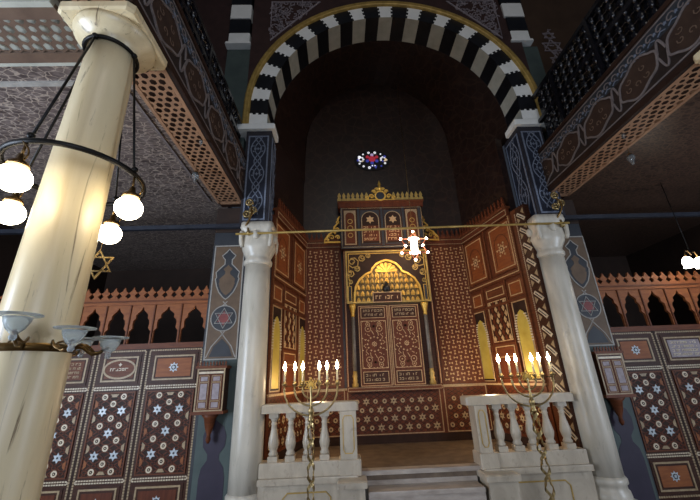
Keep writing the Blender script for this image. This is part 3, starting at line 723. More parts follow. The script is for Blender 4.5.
# ================================================================== GALLERIES
def hex_lattice(b, x0, x1, y0, y1, z, p, mt):
    """pierced plate in a horizontal plane seen from below"""
    dy = p*.866; j = 0; y = y0
    while y < y1:
        x = x0+(j % 2)*p/2
        while x < x1+p*.4:
            o = []; i_ = []
            for k in range(6):
                a = pi/6+k*pi/3; r = p*.58
                o.append(b.v((min(max(x+r*cos(a), x0), x1), min(max(y+r*sin(a), y0), y1), z))); 
            r2 = p*(.41 if (j+int((x-x0)/p)) % 3 else .3)
            for k in range(6):
                a = pi/6+k*pi/3
                i_.append(b.v((min(max(x+r2*cos(a), x0), x1), min(max(y+r2*sin(a), y0), y1), z)))
            for k in range(6): b.f([o[k], o[(k+1) % 6], i_[(k+1) % 6], i_[k]], mt)
            x += p
        j += 1; y += dy
def gallery(xi, s, top, label, plabel, side):
    """xi inner face, s = -1 for left, +1 for right (outward)"""
    xo = xi+s*.36; a, c = sorted((xi, xo)); y0, y1 = .6, 4.77
    t = thing('gallery_beam', label, 'beam', (xi, 2.6, 4.1)); L = Matrix.Translation((-xi, -2.6, -4.1))
    b = MB(); b.M = L; b.box(a, c, y0, y1, 4.13, 4.83, WOODB); b.build('core', t)
    b = MB(); b.M = L @ Matrix.Translation((xi, y0 if s < 0 else y1, 0)) @ Matrix.Rotation(pi/2*(-s), 4, 'Z')
    # local x runs along the beam, outward = -y
    Lb = y1-y0; b.box(0, Lb, -.03, 0, 4.1, 4.83, ABROWN)
    b.box(0, Lb, -.045, -.03, 4.1, 4.17, WOODB); b.box(0, Lb, -.045, -.03, 4.78, 4.83, WOODB)
    b.box(0, Lb, -.032, -.03, 4.58, 4.76, SLATEP)
    for z in (4.2, 4.75): b.box(0, Lb, -.036, -.03, z-.008, z+.008, AGREY)
    n = 7; p = Lb/n
    for k in range(n):
        cx = p*(k+.5); zc = 4.42
        def crt(f):
            out = []
            for q in range(36):
                th = 2*pi*q/36; r = 1+.16*abs(cos(2*th))**.6-.05*cos(6*th)
                out.append((cx+f*.215*r*cos(th)+f*.05*sin(th), zc+f*.165*r*sin(th)))
            return out
        b.plate(crt(1), -.034, -.03, ARED); b.ribbon(crt(1), .022, -.042, -.03, AGREY, True)
        b.ribbon([(cx+.25+(p-.5)*i/10, zc+.02+.14*sin(pi*i/10)) for i in range(11)], .02, -.04, -.03, AGREY)
        b.ribbon([(cx+.25+(p-.5)*i/10, zc-.02-.14*sin(pi*i/10)) for i in range(11)], .016, -.04, -.03, AGREY)
        for f, g in ((-.1, .05), (.08, .06), (-.02, -.06), (.1, -.05), (-.12, -.04)):
            b.ribbon([(cx+f+.04*cos(i*.8+f*30)*(1-i/9), zc+g+.04*sin(i*.8+f*30)*(1-i/9)) for i in range(8)], .009, -.038, -.03, XBR)
        for q in range(5):
            xx = p*k+p*(q+.5)/5; b.ribbon([(xx+.05*cos(i*.75)*(1-i/11), 4.665+.05*sin(i*.75)*(1-i/11)) for i in range(9)], .012, -.038, -.03, AGREY)
            b.star(xx+.06, 4.66, .022, .012, -.038, -.03, BLUEL, 5)
            b.ribbon([(xx-.04, 4.6), (xx, 4.625), (xx+.05, 4.6)], .01, -.038, -.03, BLUEL)
    b.build('painted_fascia', t)
    b = MB(); b.M = L; hex_lattice(b, a+.035, c-.035, y0, 4.6, 4.1, .078, WOODT)
    b.box(a, a+.035, y0, 4.62, 4.095, 4.13, WOODT); b.box(c-.035, c, y0, 4.62, 4.095, 4.13, WOODT); b.box(a, c, 4.58, 4.62, 4.095, 4.13, WOODT)
    b.build('pierced_soffit', t)
    # parapet of turned lattice on top
    t2 = thing('gallery_screen', plabel, 'screen', (xi+s*.08, 2.6, 4.83)); L2 = Matrix.Translation((-xi-s*.08, -2.6, -4.83))
    b = MB(); b.M = L2; x = xi+s*.08
    for z in (4.83, (4.83+top)/2-.03, top-.06): b.box(x-.03, x+.03, y0, 4.40, z+.001, z+.06, BLACKW)
    yy = y0
    while yy <= 4.38: b.box(x-.035, x+.035, yy, yy+.05, 4.831, top, BLACKW); yy += .82
    b.build('rails', t2)
    b = MB(); b.M = L2
    q = .13; nz = int((top-4.9)/q)
    for i in range(int((4.33-y0)/q)):
        for j in range(nz):
            y = y0+.08+q*i; z = 4.96+q*j
            b.M = L2 @ Matrix.Translation((x, y, z)); b.lathe([(.012, -.065), (.03, -.03), (.036, 0), (.03, .03), (.012, .065)], BLACKW, n=6); b.lathe([(.01, .03), (.012, .06), (.01, .1)], BLACKW, n=5, axis='y', caps=False)
    b.build('turned_lattice', t2)
    b = MB(); b.M = L2; b.box(x+s*.06, x+s*.075, y0, 4.40, 4.9, top-.05, BLACKW); b.build('backing_board', t2)
gallery(-1.43, -1, 5.45, 'painted beam edging the left gallery with pierced soffit', 'dark turned lattice parapet of the left gallery', 'left')
gallery(3.19, 1, 5.85, 'painted beam edging the right gallery with pierced soffit', 'dark turned lattice parapet of the right gallery', 'right')
for s, x0, x1, lab in ((-1, -5.5, -1.95, 'pierced wooden cross beam running left from the big column'), (1, 3.64, 7.1, 'pierced wooden cross beam running right from the right edge column')):
    t = thing('cross_beam', lab, 'beam', ((x0+x1)/2, 1.92, 4.1)); L = Matrix.Translation((-(x0+x1)/2, -1.92, -4.1))
    b = MB(); b.M = L; b.box(x0, x1, 1.66, 2.18, 4.14, 4.2, WALLB if s > 0 else GREYV); b.build('core', t)
    b = MB(); b.M = L; hex_lattice(b, x0, x1, 1.79, 2.06, 4.105, .085, XBR); b.box(x0, x1, 1.7, 1.79, 4.102, 4.14, XBR); b.box(x0, x1, 2.06, 2.15, 4.102, 4.14, XBR); b.box(x0, x1, 1.66, 1.70, 4.1, 4.14, GREYV); b.box(x0, x1, 2.15, 2.18, 4.1, 4.14, GREYV); b.build('pierced_soffit', t)

# ================================================================== PILASTERS (flat painted walls behind the columns)
def pilaster(c, x0, x1, label, pa, pb):
    t = thing('painted_pilaster', label, 'pilaster', (c, 4.75, 0)); L = Matrix.Translation((-c, -4.75, 0))
    b = MB(); b.M = L; b.box(x0, x1, 4.75, 4.95, 0, 3.69, SLATEP); b.box(x0, x1, 4.74, 4.75, 1.98, 3.48, SLATEP)
    b.box(pa, pb, 4.735, 4.95, 3.69, 4.09, WALLB); b.build('core', t)
    b = MB(); b.M = L; y = 4.738; w = .2
    b.box(c-w, c+w, y, 4.75, 1.9, 3.46, TANP); b.frame(c-w-.015, c+w+.015, 1.88, 3.48, .016, y-.005, y, CREAML)
    # ogee medallion
    H = [(0, .40), (.04, .35), (.095, .30), (.07, .26), (.05, .24), (.05, .17), (.1, .12), (.165, .05), (.15, -.02), (.165, -.05), (.14, -.15), (.1, -.24), (.04, -.31), (0, -.34)]
    Z0 = 3.02
    full = [(c+x_, Z0+z_) for x_, z_ in H]+[(c-x_, Z0+z_) for x_, z_ in H[::-1][1:-1]]
    b.plate(full, y-.004, y, SLATEP); b.ribbon(full, .014, y-.008, y, CREAML, True)
    b.plate([(c+(q-c)*.68, Z0-.08+(r-Z0)*.6) for q, r in full], y-.007, y-.003, TANP)
    zc = 2.42; r = .17
    b.disc(c, zc, r, y-.005, y, SLATEP, 28); b.ribbon(arc(c, zc, r, 0, 360, 28)[:-1], .012, y-.009, y, CREAML, True)
    b.star(c, zc, .1, .058, y-.007, y-.003, REDP, 6); b.hexagram(c, zc, .135, .014, y-.011, y-.004, CREAML)
    for sx in (-1, 1):
        b.ribbon([(c+sx*.03, zc-r-.0), (c-sx*.03, zc-r-.08), (c-sx*.13, zc-r-.2), (c-sx*.19, zc-r-.34)], .012, y-.005, y, CREAML)
        b.ribbon([(c+sx*.03, zc+r), (c-sx*.03, zc+r+.06)], .012, y-.005, y, CREAML)
    b.plate([(c, zc-r-.1), (c-.1, zc-r-.2), (c-.15, zc-r-.33), (c+.15, zc-r-.33), (c+.1, zc-r-.2)], y-.003, y, SLATEP)
    b.build('painted_panel', t)
    b = MB(); b.M = L; y = 4.742; b.box(x0+.04, x1-.02, y, 4.75, .05, 1.9, GREENP)
    G = [(.15, .06), (.15, .55), (.13, .66), (.07, .74), (.07, .8), (.13, .88), (.14, 1.0), (.10, 1.1), (0, 1.17)]
    b.plate([(c+.02+q, r) for q, r in G]+[(c+.02-q, r) for q, r in G[::-1][1:]], y-.004, y, PURPLEP); b.build('painted_dado', t)
pilaster(-1.60, -1.84, -.99, 'painted pilaster with red star behind the left slender column', -1.84, -1.42)
pilaster(3.46, 2.93, 3.68, 'painted pilaster with red star behind the right slender column', 3.325, 3.68)
def box_cab(c, label):
    t = thing('offering_cabinet', label, 'cabinet', (c, 4.73, 1.26)); L = Matrix.Translation((-c, -4.73, -1.26)); w = .17; yf = 4.56
    b = MB(); b.M = L; b.box(c-w, c+w, yf, 4.728, 1.27, 1.78, WOOD); b.box(c-w-.02, c+w+.02, yf-.02, 4.728, 1.25, 1.285, WOODM); b.box(c-w-.02, c+w+.02, yf-.025, 4.728, 1.77, 1.80, WOODM)
    b.frame(c-w, c+w, 1.285, 1.77, .016, yf-.006, yf, BONED); b.box(c-w+.02, c+w-.02, yf-.005, yf, 1.71, 1.735, BONE); b.build('carcass', t)
    for x0, x1 in ((c-w+.025, c-.004), (c+.004, c+w-.025)):
        b = MB(); b.M = L; b.box(x0, x1, yf-.012, yf, 1.30, 1.70, WOODM)
        for z0, z1 in ((1.32, 1.39), (1.41, 1.6), (1.62, 1.68)): b.box(x0+.03, x1-.03, yf-.016, yf-.012, z0+.006, z1-.006, LILAC); b.frame(x0+.012, x1-.012, z0-.008, z1+.008, .006, yf-.016, yf-.012, BONED)
        b.build('door', t)
    b = MB(); b.M = L
    for i in range(10):
        x = c-w+.0+i*.038; b.prism([(x-.014, 1.8), (x-.005, 1.815), (x-.012, 1.83), (x, 1.86), (x+.012, 1.83), (x+.005, 1.815), (x+.014, 1.8)], yf-.015, yf, WOODM)
    b.build('cresting', t)
    b = MB(); b.M = L; b.lathe([(.012, .93), (.03, .97), (.02, 1.02), (.05, 1.1), (.07, 1.2), (.11, 1.25)], WOODM, (c, 4.66, 0), 12); b.build('bracket', t)
box_cab(-1.63, 'small inlaid wall cabinet on the left pilaster')
box_cab(3.42, 'small inlaid wall cabinet on the right pilaster')

# ================================================================== INLAID SCREENS
def screen(edges, s, label, styles):
    """edges: bay boundaries starting at the pilaster"""
    a, c = min(edges), max(edges); Y = 4.85
    t = thing('inlaid_screen', label, 'screen', ((a+c)/2, Y, 0)); L = Matrix.Translation((-(a+c)/2, -Y, 0))
    b = MB(); b.M = L; b.box(a, c, Y-.02, Y+.08, .02, .09, WOOD); b.box(a, c, Y-.03, Y+.08, 2.06, 2.13, WOODM); b.box(a, c, Y-.025, Y+.07, 2.66, 2.74, WOODO); b.box(a, c, Y-.04, Y+.07, 2.70, 2.72, WOODM)
    for e in edges: b.box(max(a, e-.016), min(c, e+.016), Y-.004, Y+.05, .09, 2.06, WOODB)
    b.build('rails', t)
    for k in range(len(edges)-1):
        x0, x1 = sorted((edges[k], edges[k+1])); x0 += .016; x1 -= .016
        b = MB(); b.M = L; b.box(x0, x1, Y, Y+.04, .09, 2.06, WOOD); bay = b.build('bay', t)
        b = MB(); b.M = L
        dotted_frame(b, x0+.012, x1-.012, .115, 2.04, .02, Y, BONED, WOOD, .03)
        for z in (.535, 1.565): dotted_frame(b, x0+.03, x1-.03, z, z+.028, .015, Y, BONE, WOOD, .03)
        b.build('inlay_border', bay)
        # top panel
        b = MB(); b.M = L; u0, u1, v0, v1 = x0+.06, x1-.06, 1.63, 2.0; cm = (u0+u1)/2; st = styles[k]
        b.box(u0, u1, Y-.008, Y, v0, v1, WOOD); b.frame(u0+.03, u1-.03, v0+.03, v1-.03, .02, Y-.014, Y-.006, BONED)
        f0, f1, g0, g1 = u0+.07, u1-.07, v0+.07, v1-.07
        if st == 0:
            b.box(f0, f1, Y-.012, Y-.006, g0, g1, WOODO); rosette(b, cm, 1.815, .065, Y-.012, BONEB, SLATEP)
        elif st == 1:
            b.box(f0, f1, Y-.012, Y-.006, g0, g1, WOODM); e = arc(cm, 1.815, .2, 0, 360, 30, .115)[:-1]
            b.ribbon(e, .022, Y-.018, Y-.01, BONED, True); script_rows(b, cm-.12, cm+.12, 1.78, 1.84, 1, Y-.017, Y-.01, BONE, 31); b.star(cm, 1.87, .025, .012, Y-.017, Y-.01, BONE, 4)
        else:
            b.box(f0, f1, Y-.012, Y-.006, g0, g1, WOODM if st == 2 else LILAC); script_rows(b, f0+.03, f1-.03, g0+.01, g1-.01, 4, Y-.017, Y-.01, BONED if st == 2 else BONE, 40+k)
        b.build('top_panel', bay)
        b = MB(); b.M = L; b.box(x0+.06, x1-.06, Y-.006, Y, .6, 1.53, WOODB); quincunx(b, x0+.07, x1-.07, .61, 1.52, Y-.006)
        b.frame(x0+.055, x1-.055, .595, 1.535, .015, Y-.014, Y-.004, WOODM); b.build('star_panel', bay)
        b = MB(); b.M = L; u0, u1 = x0+.06, x1-.06; b.box(u0, u1, Y-.008, Y, .15, .5, WOOD); b.frame(u0+.03, u1-.03, .17, .48, .02, Y-.014, Y-.006, BONED)
        b.box(u0+.075, u1-.075, Y-.012, Y-.006, .215, .435, WOODO if s > 0 else WOODR); rosette(b, (u0+u1)/2, .325, .06, Y-.012, BONEB, SLATEP); b.build('bottom_panel', bay)
    # arcade of two openings a bay
    for k in range(len(edges)-1):
        x0, x1 = sorted((edges[k], edges[k+1])); xm = (x0+x1)/2
        for u0, u1 in ((x0, xm), (xm, x1)):
            b = MB(); b.M = L; w = u1-u0; c_ = (u0+u1)/2; h0, h1 = 2.13, 2.66
            Lh = [(u0+.022, h0), (u0+.022, 2.30), (u0+.06, 2.34), (u0+.05, 2.40), (u0+.06, 2.45), (c_-w*.24, 2.475), (c_-w*.25, 2.52), (c_-w*.17, 2.55), (c_-w*.07, 2.58), (c_, 2.635)]
            notch = Lh+mirror(Lh[:-1], c_)[::-1]
            b.prism([(u0, h0)]+notch+[(u1, h0), (u1, h1), (u0, h1)], Y, Y+.035, WOODO)
            b.box(u0-.008, u0+.008, Y-.015, Y, h0, h1, WOODM); b.build('arcade_opening', t)
    b = MB(); b.M = L; p = .125; n = int((c-a)/p); p = (c-a)/n
    for i in range(n):
        x = a+p*(i+.5); h = p/2
        H = [(h, 2.74), (h, 2.755), (h*.35, 2.795), (h*.98, 2.84), (h*.4, 2.865), (0, 2.92)]
        b.prism([(x+q, z) for q, z in H]+[(x-q, z) for q, z in H[::-1][1:]], Y, Y+.03, WOODO)
    b.build('pierced_crest', t)
screen([-1.86, -2.60, -3.26, -3.94, -4.62, -5.3], -1, 'inlaid wooden screen with arcade, left of the left pilaster', [0, 1, 2, 0, 1])
screen([3.69, 4.36, 5.10, 5.84, 6.56], 1, 'inlaid wooden screen with arcade, right of the right pilaster', [0, 3, 1, 0])

# ================================================================== TIES AND HOOKS
t = tag(MB().tube([(-1.42, 4.38, 3.505), (3.26, 4.38, 3.545)], .015, GOLDD, 10).build('tie_rod'), 'thin brass tie rod stretched between the two capitals', 'rod')
b = MB(); b.box(-5.5, -1.43, 4.58, 4.64, 3.70, 3.76, TIE); tag(b.build('tie_beam'), 'dark tie beam crossing left aisle from the left capital', 'beam')
b = MB(); b.box(3.30, 7.1, 4.58, 4.64, 3.70, 3.76, TIE); tag(b.build('tie_beam'), 'dark tie beam crossing right aisle from the right capital', 'beam')
def hook(x, z, sx, label):
    t = thing('wall_hook', label, 'hook', (x, 4.46, z))
    b = MB(); b.tube([(sx*.06*sin(q*.5), -.03-.05*sin(q*.45), .32-q*.045) for q in range(9)], .012, BRASSD, 8); b.build('arm', t)
    b = MB()
    for c in ((sx*.02, -.06, .3), (sx*.065, -.07, .2), (sx*.0, -.06, .16)):
        b.tube([(c[0]+.035*cos(a*pi/5), c[1], c[2]+.035*sin(a*pi/5)) for a in range(10)], .012, BRASS, 6, True); b.sphere(c, .018, BRASS, 8)
    b.build('scroll', t)
    b = MB(); b.sphere((sx*.03, -.05, -.06), .028, BRASS, 10); b.tube([(sx*.03, -.05, -.06), (sx*.02, -.05, .0)], .01, BRASS, 6); b.build('knob', t); t.scale = (1.3, 1.3, 1.3)
hook(-1.29, 3.60, 1, 'brass scroll hook on the left capital'); hook(3.13, 3.60, 1, 'brass scroll hook on the right capital')

# ================================================================== RING CHANDELIER
ch = thing('ring_chandelier', 'black iron ring chandelier with glowing globes around the big column', 'chandelier', (CX-.006, CY, 2.855))
b = MB(); b.tube([(.36*cos(2*pi*i/48), .36*sin(2*pi*i/48), 0) for i in range(48)], .017, IRON, 8, True); b.build('ring', ch)
b = MB(); b.tube([(.164*cos(2*pi*i/32), .164*sin(2*pi*i/32), 1.035) for i in range(32)], .014, IRON, 8, True); b.build('collar', ch)
for k in range(4):
    a = radians(-92+90*k); dx, dy = cos(a), sin(a)
    b = MB(); b.tube([(dx*.168, dy*.168, 1.03), (dx*.355, dy*.355, 0)], .008, IRON, 6); b.sphere((dx*.168, dy*.168, 1.03), .022, IRON, 8); b.sphere((dx*.352, dy*.352, .04), .02, IRON, 8); b.build('rod', ch)
    b = MB(); b.sphere((dx*.365, dy*.365, -.235), .077, GLOBE, 20, .95); g = b.build('globe', ch)
    b = MB(); b.lathe([(.05, -.165), (.045, -.145), (.02, -.125), (.014, -.09)], BRASSD, (dx*.365, dy*.365, 0), 12); b.tube([(dx*.365, dy*.365, -.1), (dx*.36, dy*.36, -.01)], .007, BRASSD, 6)
    b.tube([(dx*.38+.05*sin(q*.4), dy*.38, -.02-.02*q) for q in range(7)], .005, BRASSD, 5); b.build('cap', ch)

b = MB(); b.hexagram(0, 0, .1, .018, -.008, .006, BRASS); b.tube([(0, 0, .1), (0, 0, .26)], .003, BRASSD, 5)
tag(b.build('star_pendant', None, (-1.70, 2.33, 2.41), radians(12)), 'brass six-pointed star hanging beside the big column', 'star')
b = MB(); b.lathe([(.012, .11), (.045, .08), (.055, .0), (.045, -.05), (.02, -.06)], WIRE, n=14); b.tube([(0, 0, .1), (0, 0, .28)], .003, BRASSD, 5)
tag(b.build('reflector_lamp', None, (-1.705, 2.2, 2.42)), 'small grey metal lamp in front of the hanging brass star', 'lamp')

# glass cup bracket ring
cb = thing('cup_bracket', 'bronze band round the big column with arms of glass cups', 'light fitting', (CX, CY, 1.80))
b = MB(); b.lathe([(.174, -.02), (.186, -.018), (.186, .018), (.174, .02)], BRASSD, n=40, caps=False); b.build('band', cb)
for k, (ang, r, dz) in enumerate(((-61, .38, .058), (-27, .365, .016), (14, .355, -.004), (-110, .38, .03), (90, .36, .03), (150, .36, .03))):
    a = radians(ang); dx, dy = cos(a), sin(a); tx, ty = -dy, dx
    b = MB(); b.tube([(dx*(.18+(r-.18)*q/7), dy*(.18+(r-.18)*q/7), .02*sin(q*1.1)-.01+dz*q/9) for q in range(8)], .008, BRASSD, 6)
    for sg in (1, -1): b.tube([(dx*(.19+(r-.21)*q/7)+sg*tx*.03*sin(q*pi/7), dy*(.19+(r-.21)*q/7)+sg*ty*.03*sin(q*pi/7), .025*sin(q*.9)+dz*q/9) for q in range(8)], .006, BRASSD, 6)
    ar = b.build('arm', cb)
    b = MB(); b.lathe([(.01, -.05), (.016, -.036), (.012, -.024), (.034, .0), (.048, .03), (.053, .052), (.05, .052), (.04, .02), (.008, -.01)], GLASSW, (dx*r, dy*r, dz), 20, False); b.build('glass_cup', ar)
    b = MB(); b.lathe([(.053, .054), (.088, .06), (.088, .065), (.053, .059)], GLASSW, (dx*r, dy*r, dz), 24, False); b.build('glass_rim', ar)

# ================================================================== CENTRAL STAR LAMP
sl = thing('star_lamp', 'lit six-pointed star lamp of bulbs hanging before the ark', 'lamp', (1.27, 5.45, 3.67))
b = MB(); R = .255
pts = [(R*(1 if i % 2 == 0 else .577)*cos(pi/2+pi*i/6), 0, R*(1 if i % 2 == 0 else .577)*sin(pi/2+pi*i/6)) for i in range(12)]
b.tube(pts, .016, PINKM, 6, True); b.build('frame', sl)
for p in pts: MB().sphere(p, .022, BULB, 10).build('bulb', sl)
b = MB(); b.lathe([(.03, -.15), (.055, -.14), (.058, .0), (.055, .14), (.03, .15)], TUBEL, n=16); b.build('lamp_glass', sl)
b = MB(); b.tube([(0, 0, .25), (0, 0, 3.6)], .004, BRASSD, 5); b.tube([(0, 0, .15), (0, 0, .26)], .008, BRASSD, 5); b.build('chain', sl)

# small glass lamps hanging from soffits
def glass_lamp(x, y, z, ztop, s, label):
    t = thing('glass_lamp', label, 'lamp', (x, y, z))
    b = MB(); b.lathe([(.005, -.06*s), (.018*s, -.045*s), (.012*s, -.03*s), (.034*s, .0), (.04*s, .03*s), (.03*s, .045*s), (.036*s, .06*s)], GLASS, n=12); b.build('cup', t)
    b = MB(); b.lathe([(.036*s, .06*s), (.026*s, .075*s), (.012*s, .095*s)], BRASSD, n=10); b.build('cap', t)
    b = MB(); b.tube([(0, 0, .09*s), (0, 0, ztop-z)], .003, BRASSD, 5); b.build('chain', t)
glass_lamp(-1.72, 3.63, 3.93, 4.095, 1.05, 'clear glass lamp under the outer edge of the left gallery beam')
glass_lamp(3.54, 3.44, 3.93, 4.095, 1.05, 'clear glass lamp under the outer edge of the right gallery beam')
glass_lamp(-1.47, 3.12, 4.04, 4.095, .5, 'tiny glass drop under the inner edge of the left gallery beam')
glass_lamp(3.24, 3.14, 4.04, 4.095, .5, 'tiny glass drop under the inner edge of the right gallery beam')

# right pendant lamp
t = thing('pendant_lamp', 'lit white tulip lamp on a bent arm above the right screen', 'lamp', (4.80, 4.4, 2.92))
b = MB(); b.lathe([(.028, .07), (.045, .05), (.06, .0), (.055, -.05), (.065, -.075)], LAMPW, (-.03, 0, 0), 16); b.build('shade', t)
b = MB(); b.lathe([(.028, .07), (.045, .05), (.06, .0), (.055, -.05), (.065, -.075)], LAMPW, (.25, .1, .02), 16); b.build('shade', t)
b = MB(); b.tube([(-.03, 0, .07), (-.03, 0, .13), (.0, .01, .17), (.06, .03, .17), (.11, .05, .12), (.16, .06, .17), (.22, .09, .17), (.25, .1, .09)], .01, BRASSD, 7); b.tube([(.11, .05, .12), (.09, .05, 1.28)], .006, IRON, 6); b.build('stem', t)

# ================================================================== BALUSTRADES AND STEPS
def baluster(b, x, y):
    b.box(x-.055, x+.055, y-.055, y+.055, .725, .78, MARBB)
    b.lathe([(.045, .78), (.056, .80), (.04, .83), (.052, .86), (.062, .91), (.052, .97), (.036, 1.04), (.03, 1.1), (.038, 1.115), (.03, 1.13), (.034, 1.15), (.05, 1.18)], MARBB, (x, y, 0), 16)
    b.box(x-.055, x+.055, y-.055, y+.055, 1.18, 1.232, MARBB)
def balustrade(x0, x1, xn0, xn1, bal, label, s):
    """x0..x1 run, newel xn0..xn1 at the stair end"""
    t = thing('balustrade', label, 'balustrade', ((x0+x1)/2, 4.6, 0)); L = Matrix.Translation((-(x0+x1)/2, -4.6, 0)); YC = 4.6
    b = MB(); b.M = L; a, c = (x0, xn1+.03) if s < 0 else (xn0-.09, x1)
    b.bev(a, c, 4.49, 4.73, 1.235, 1.335, MARBB, .02); b.build('handrail', t)
    for x in bal: b = MB(); b.M = L; baluster(b, x, YC); b.build('baluster', t)
    b = MB(); b.M = L
    b.bev(x0, x1, 4.5, 4.70, .58, .725, MARBB, .008); b.bev(x0, x1, 4.44, 4.70, .52, .58, MARBB, .008); b.box(x0, x1, 4.5, 4.70, 0, .52, MARBB)
    q0, q1 = (x0+.28, xn0-.12) if s < 0 else (xn1+.12, x1-.28)
    oct_ = [(q0+.05, .1), (q1-.05, .1), (q1, .15), (q1, .38), (q1-.05, .43), (q0+.05, .43), (q0, .38), (q0, .15)]
    b.ribbon(oct_, .014, 4.492, 4.5, GOLDD, True); b.build('parapet_wall', t)
    b = MB(); b.M = L
    b.bev(xn0, xn1, 4.5, 4.72, .735, 1.234, MARBB, .006); i0, i1 = xn0+.036, xn1-.036
    b.ribbon([(i0+.02, .79), (i1-.02, .79), (i1, .83), (i1, 1.14), (i1-.02, 1.18), (i0+.02, 1.18), (i0, 1.14), (i0, .83)], .011, 4.495, 4.5, GOLDD, True); b.build('newel_post', t)
    b = MB(); b.M = L; b.bev(xn0-.02, xn1+.04, 4.47, 4.74, .57, .735, MARBB, .012); b.build('newel_plinth', t)
    # stepped pedestal in front
    b = MB(); b.M = L; e0, e1 = (xn0-.04, xn1+.09) if s < 0 else (xn0-.06, xn1+.17)
    b.bev(e0, e1, 4.26, 4.78, .50, .565, MARBB, .012); b.box(e0+.03, e1-.03, 4.3, 4.78, 0, .50, MARBB); b.build('pedestal', t)
balustrade(-.98, .14, -.055, .14, [-.84, -.64, -.44, -.24], 'white marble balustrade left of the steps', -1)
balustrade(1.56, 2.8, 1.56, 1.71, [1.85, 2.05, 2.24, 2.45, 2.66], 'white marble balustrade right of the steps', 1)
st = struct(thing('stairs', 'pale marble steps up to the ark between the balustrades', 'stairs', (.86, 4.3, 0)))
for k, (y0, z1) in enumerate(((4.30, .455), (4.03, .31), (3.76, .17))):
    b = MB(); b.M = Matrix.Translation((-.86, -4.3, 0)); x0, x1 = (.235, 1.49) if k == 0 else (.235, 1.49)
    b.box(x0, x1, y0+.03, 4.56, z1-.14, z1-.045, STEP); b.bev(x0, x1, y0, 4.56, z1-.045, z1, STEP, .012); b.build('step', st)
b = MB(); b.box(.22, 1.5, 4.56, 4.62, .0, .5, STEP); struct(b.build('trim_3'), 'stone riser under the chancel floor edge')

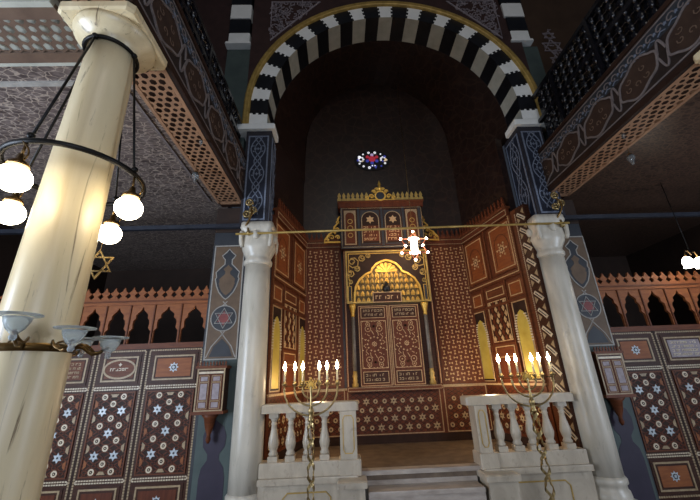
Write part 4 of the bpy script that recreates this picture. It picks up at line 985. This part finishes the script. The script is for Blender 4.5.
# ================================================================== MENORAHS
def menorah(x, y, ztop, yaw, label):
    """ztop: height of the flames; arms plane turned by yaw"""
    t = thing('menorah', label, 'menorah', (x, y, 0), yaw)
    zc = ztop-.20              # top of the arms
    b = MB(); b.lathe([(.2, 0), (.2, .03), (.17, .05), (.1, .07), (.05, .12), (.035, .2)], BRASS, n=28); b.build('base', t)
    zb = zc-.26
    b = MB(); b.lathe([(.03, zb-.10), (.034, zb-.08), (.022, zb-.06), (.024, zb-.02), (.034, zb), (.02, zb+.03), (.013, zb+.05), (.012, zc-.05), (.016, zc-.03), (.006, zc)], BRASS, n=14); b.build('centre_shaft', t)
    for s0 in (0, 1):         # two flat strands of the twisted stem
        b = MB(); N = 150; H = zb-.10-.18; rings = []
        for i in range(N+1):
            z = .18+H*i/N; a = s0*pi+z*2*pi/.36; r = .024+.022*abs(sin(z*pi/.18))
            c = Vector((r*cos(a), r*sin(a), z)); rad = Vector((cos(a), sin(a), 0)); tan = Vector((-sin(a), cos(a), .9)).normalized(); e = rad.cross(tan).normalized()
            rings.append([b.v(c+.014*e+.005*rad), b.v(c+.014*e-.005*rad), b.v(c-.014*e-.005*rad), b.v(c-.014*e+.005*rad)])
        for p, q in zip(rings, rings[1:]):
            for j in range(4): b.f([p[j], p[(j+1) % 4], q[(j+1) % 4], q[j]], BRASS)
        b.build('twisted_strand', t)
    for r in (.09, .175, .285):
        for s in (-1, 1):
            zz = zc-.02-.26*(.5+.5*r/.285)+.0; h = (zc-.02)-zz
            b = MB(); zA = zc-.26*r/.285*.85-.03
            pts = [(s*r, 0, zc), (s*r, 0, zc-.04)]+[(s*r*cos(radians(q*9)), 0, zc-.04-(zc-.04-(zc-.06-.85*r*1.0))*sin(radians(q*9))) for q in range(1, 11)]
            b.tube(pts, .0095, BRASS, 8); b.sphere((s*r, 0, zc-.055), .015, BRASS, 8); ar = b.build('branch', t)
            b = MB(); b.lathe([(.01, zc-.005), (.026, zc+.005), (.03, zc+.018), (.018, zc+.02), (.016, zc+.04)], BRASS, (s*r, 0, 0), 12); b.build('candle_cup', ar)
            b = MB(); b.lathe([(.011, zc+.02), (.0105, zc+.15)], CANDLE, (s*r, 0, 0), 10); b.build('candle', ar)
            b = MB(); b.lathe([(.006, zc+.15), (.018, zc+.172), (.019, zc+.19), (.009, zc+.22), (.002, zc+.245)], FLAME, (s*r, 0, 0), 10); b.build('bulb', ar)
    b = MB(); b.tube([(-.285, 0, zc-.012), (.285, 0, zc-.012)], .004, BRASSD, 6); b.build('cross_bar', t)
    b = MB(); b.hexagram(0, zc-.0, .072, .014, -.006, .006, GOLD); b.disc(0, zc-.0, .03, -.009, .009, GOLD, 8); b.build('star', t)
menorah(-.35, 4.0, 1.745, radians(0), 'tall twisted brass menorah in front of the left balustrade')
menorah(2.02, 4.0, 1.745, radians(0), 'tall twisted brass menorah in front of the right balustrade')

# ================================================================== LIGHT
def area(name, loc, target, size, power, col, sy=None):
    l = bpy.data.lights.new(name, 'AREA'); l.energy = power; l.color = col; l.size = size
    if sy: l.shape = 'RECTANGLE'; l.size_y = sy
    o = bpy.data.objects.new(name, l); COL.objects.link(o); o.location = loc
    o.rotation_euler = (Vector(target)-Vector(loc)).to_track_quat('-Z', 'Y').to_euler(); return o
def point(name, loc, power, col, r=.05):
    l = bpy.data.lights.new(name, 'POINT'); l.energy = power; l.color = col; l.shadow_soft_size = r
    o = bpy.data.objects.new(name, l); COL.objects.link(o); o.location = loc; return o
area('daylight_left_window', (-5.3, .6, 1.9), (-2.4, 2.4, 3.0), 1.6, 330, (.70, .82, 1), 2.2)
area('daylight_right_window', (6.9, .6, 1.9), (3, 3.5, 2.0), 1.6, 160, (.70, .82, 1), 2.2)
area('upper_nave_fill', (.9, -3.2, 8.2), (.9, 4.5, 7.2), 2.5, 55, (1, .93, .84), 1.5)  # unseen light added high in the nave to brighten the arch
area('daylight_entrance', (.9, -4.6, 2.2), (.9, 4, 1.6), 2.4, 150, (.74, .83, 1), 3)
WARM = (1, .72, .42)
point('apse_lamp_left', (-.35, 5.35, 1.55), 14, WARM, .06); point('apse_lamp_right', (2.12, 5.35, 1.55), 16, WARM, .06)
point('apse_fill_centre', (.85, 5.2, 3.6), 14, WARM, .12)  # unseen warm fill added in mid-apse, apart from the star lamp
w = bpy.data.worlds.new('world'); SC.world = w; w.use_nodes = True
bg = w.node_tree.nodes['Background']; bg.inputs['Color'].default_value = (.5, .6, .8, 1); bg.inputs['Strength'].default_value = .04
SC.view_settings.view_transform = 'Standard'; SC.view_settings.look = 'None'; SC.view_settings.exposure = .12; SC.view_settings.gamma = 1
SC.view_settings.use_curve_mapping = False
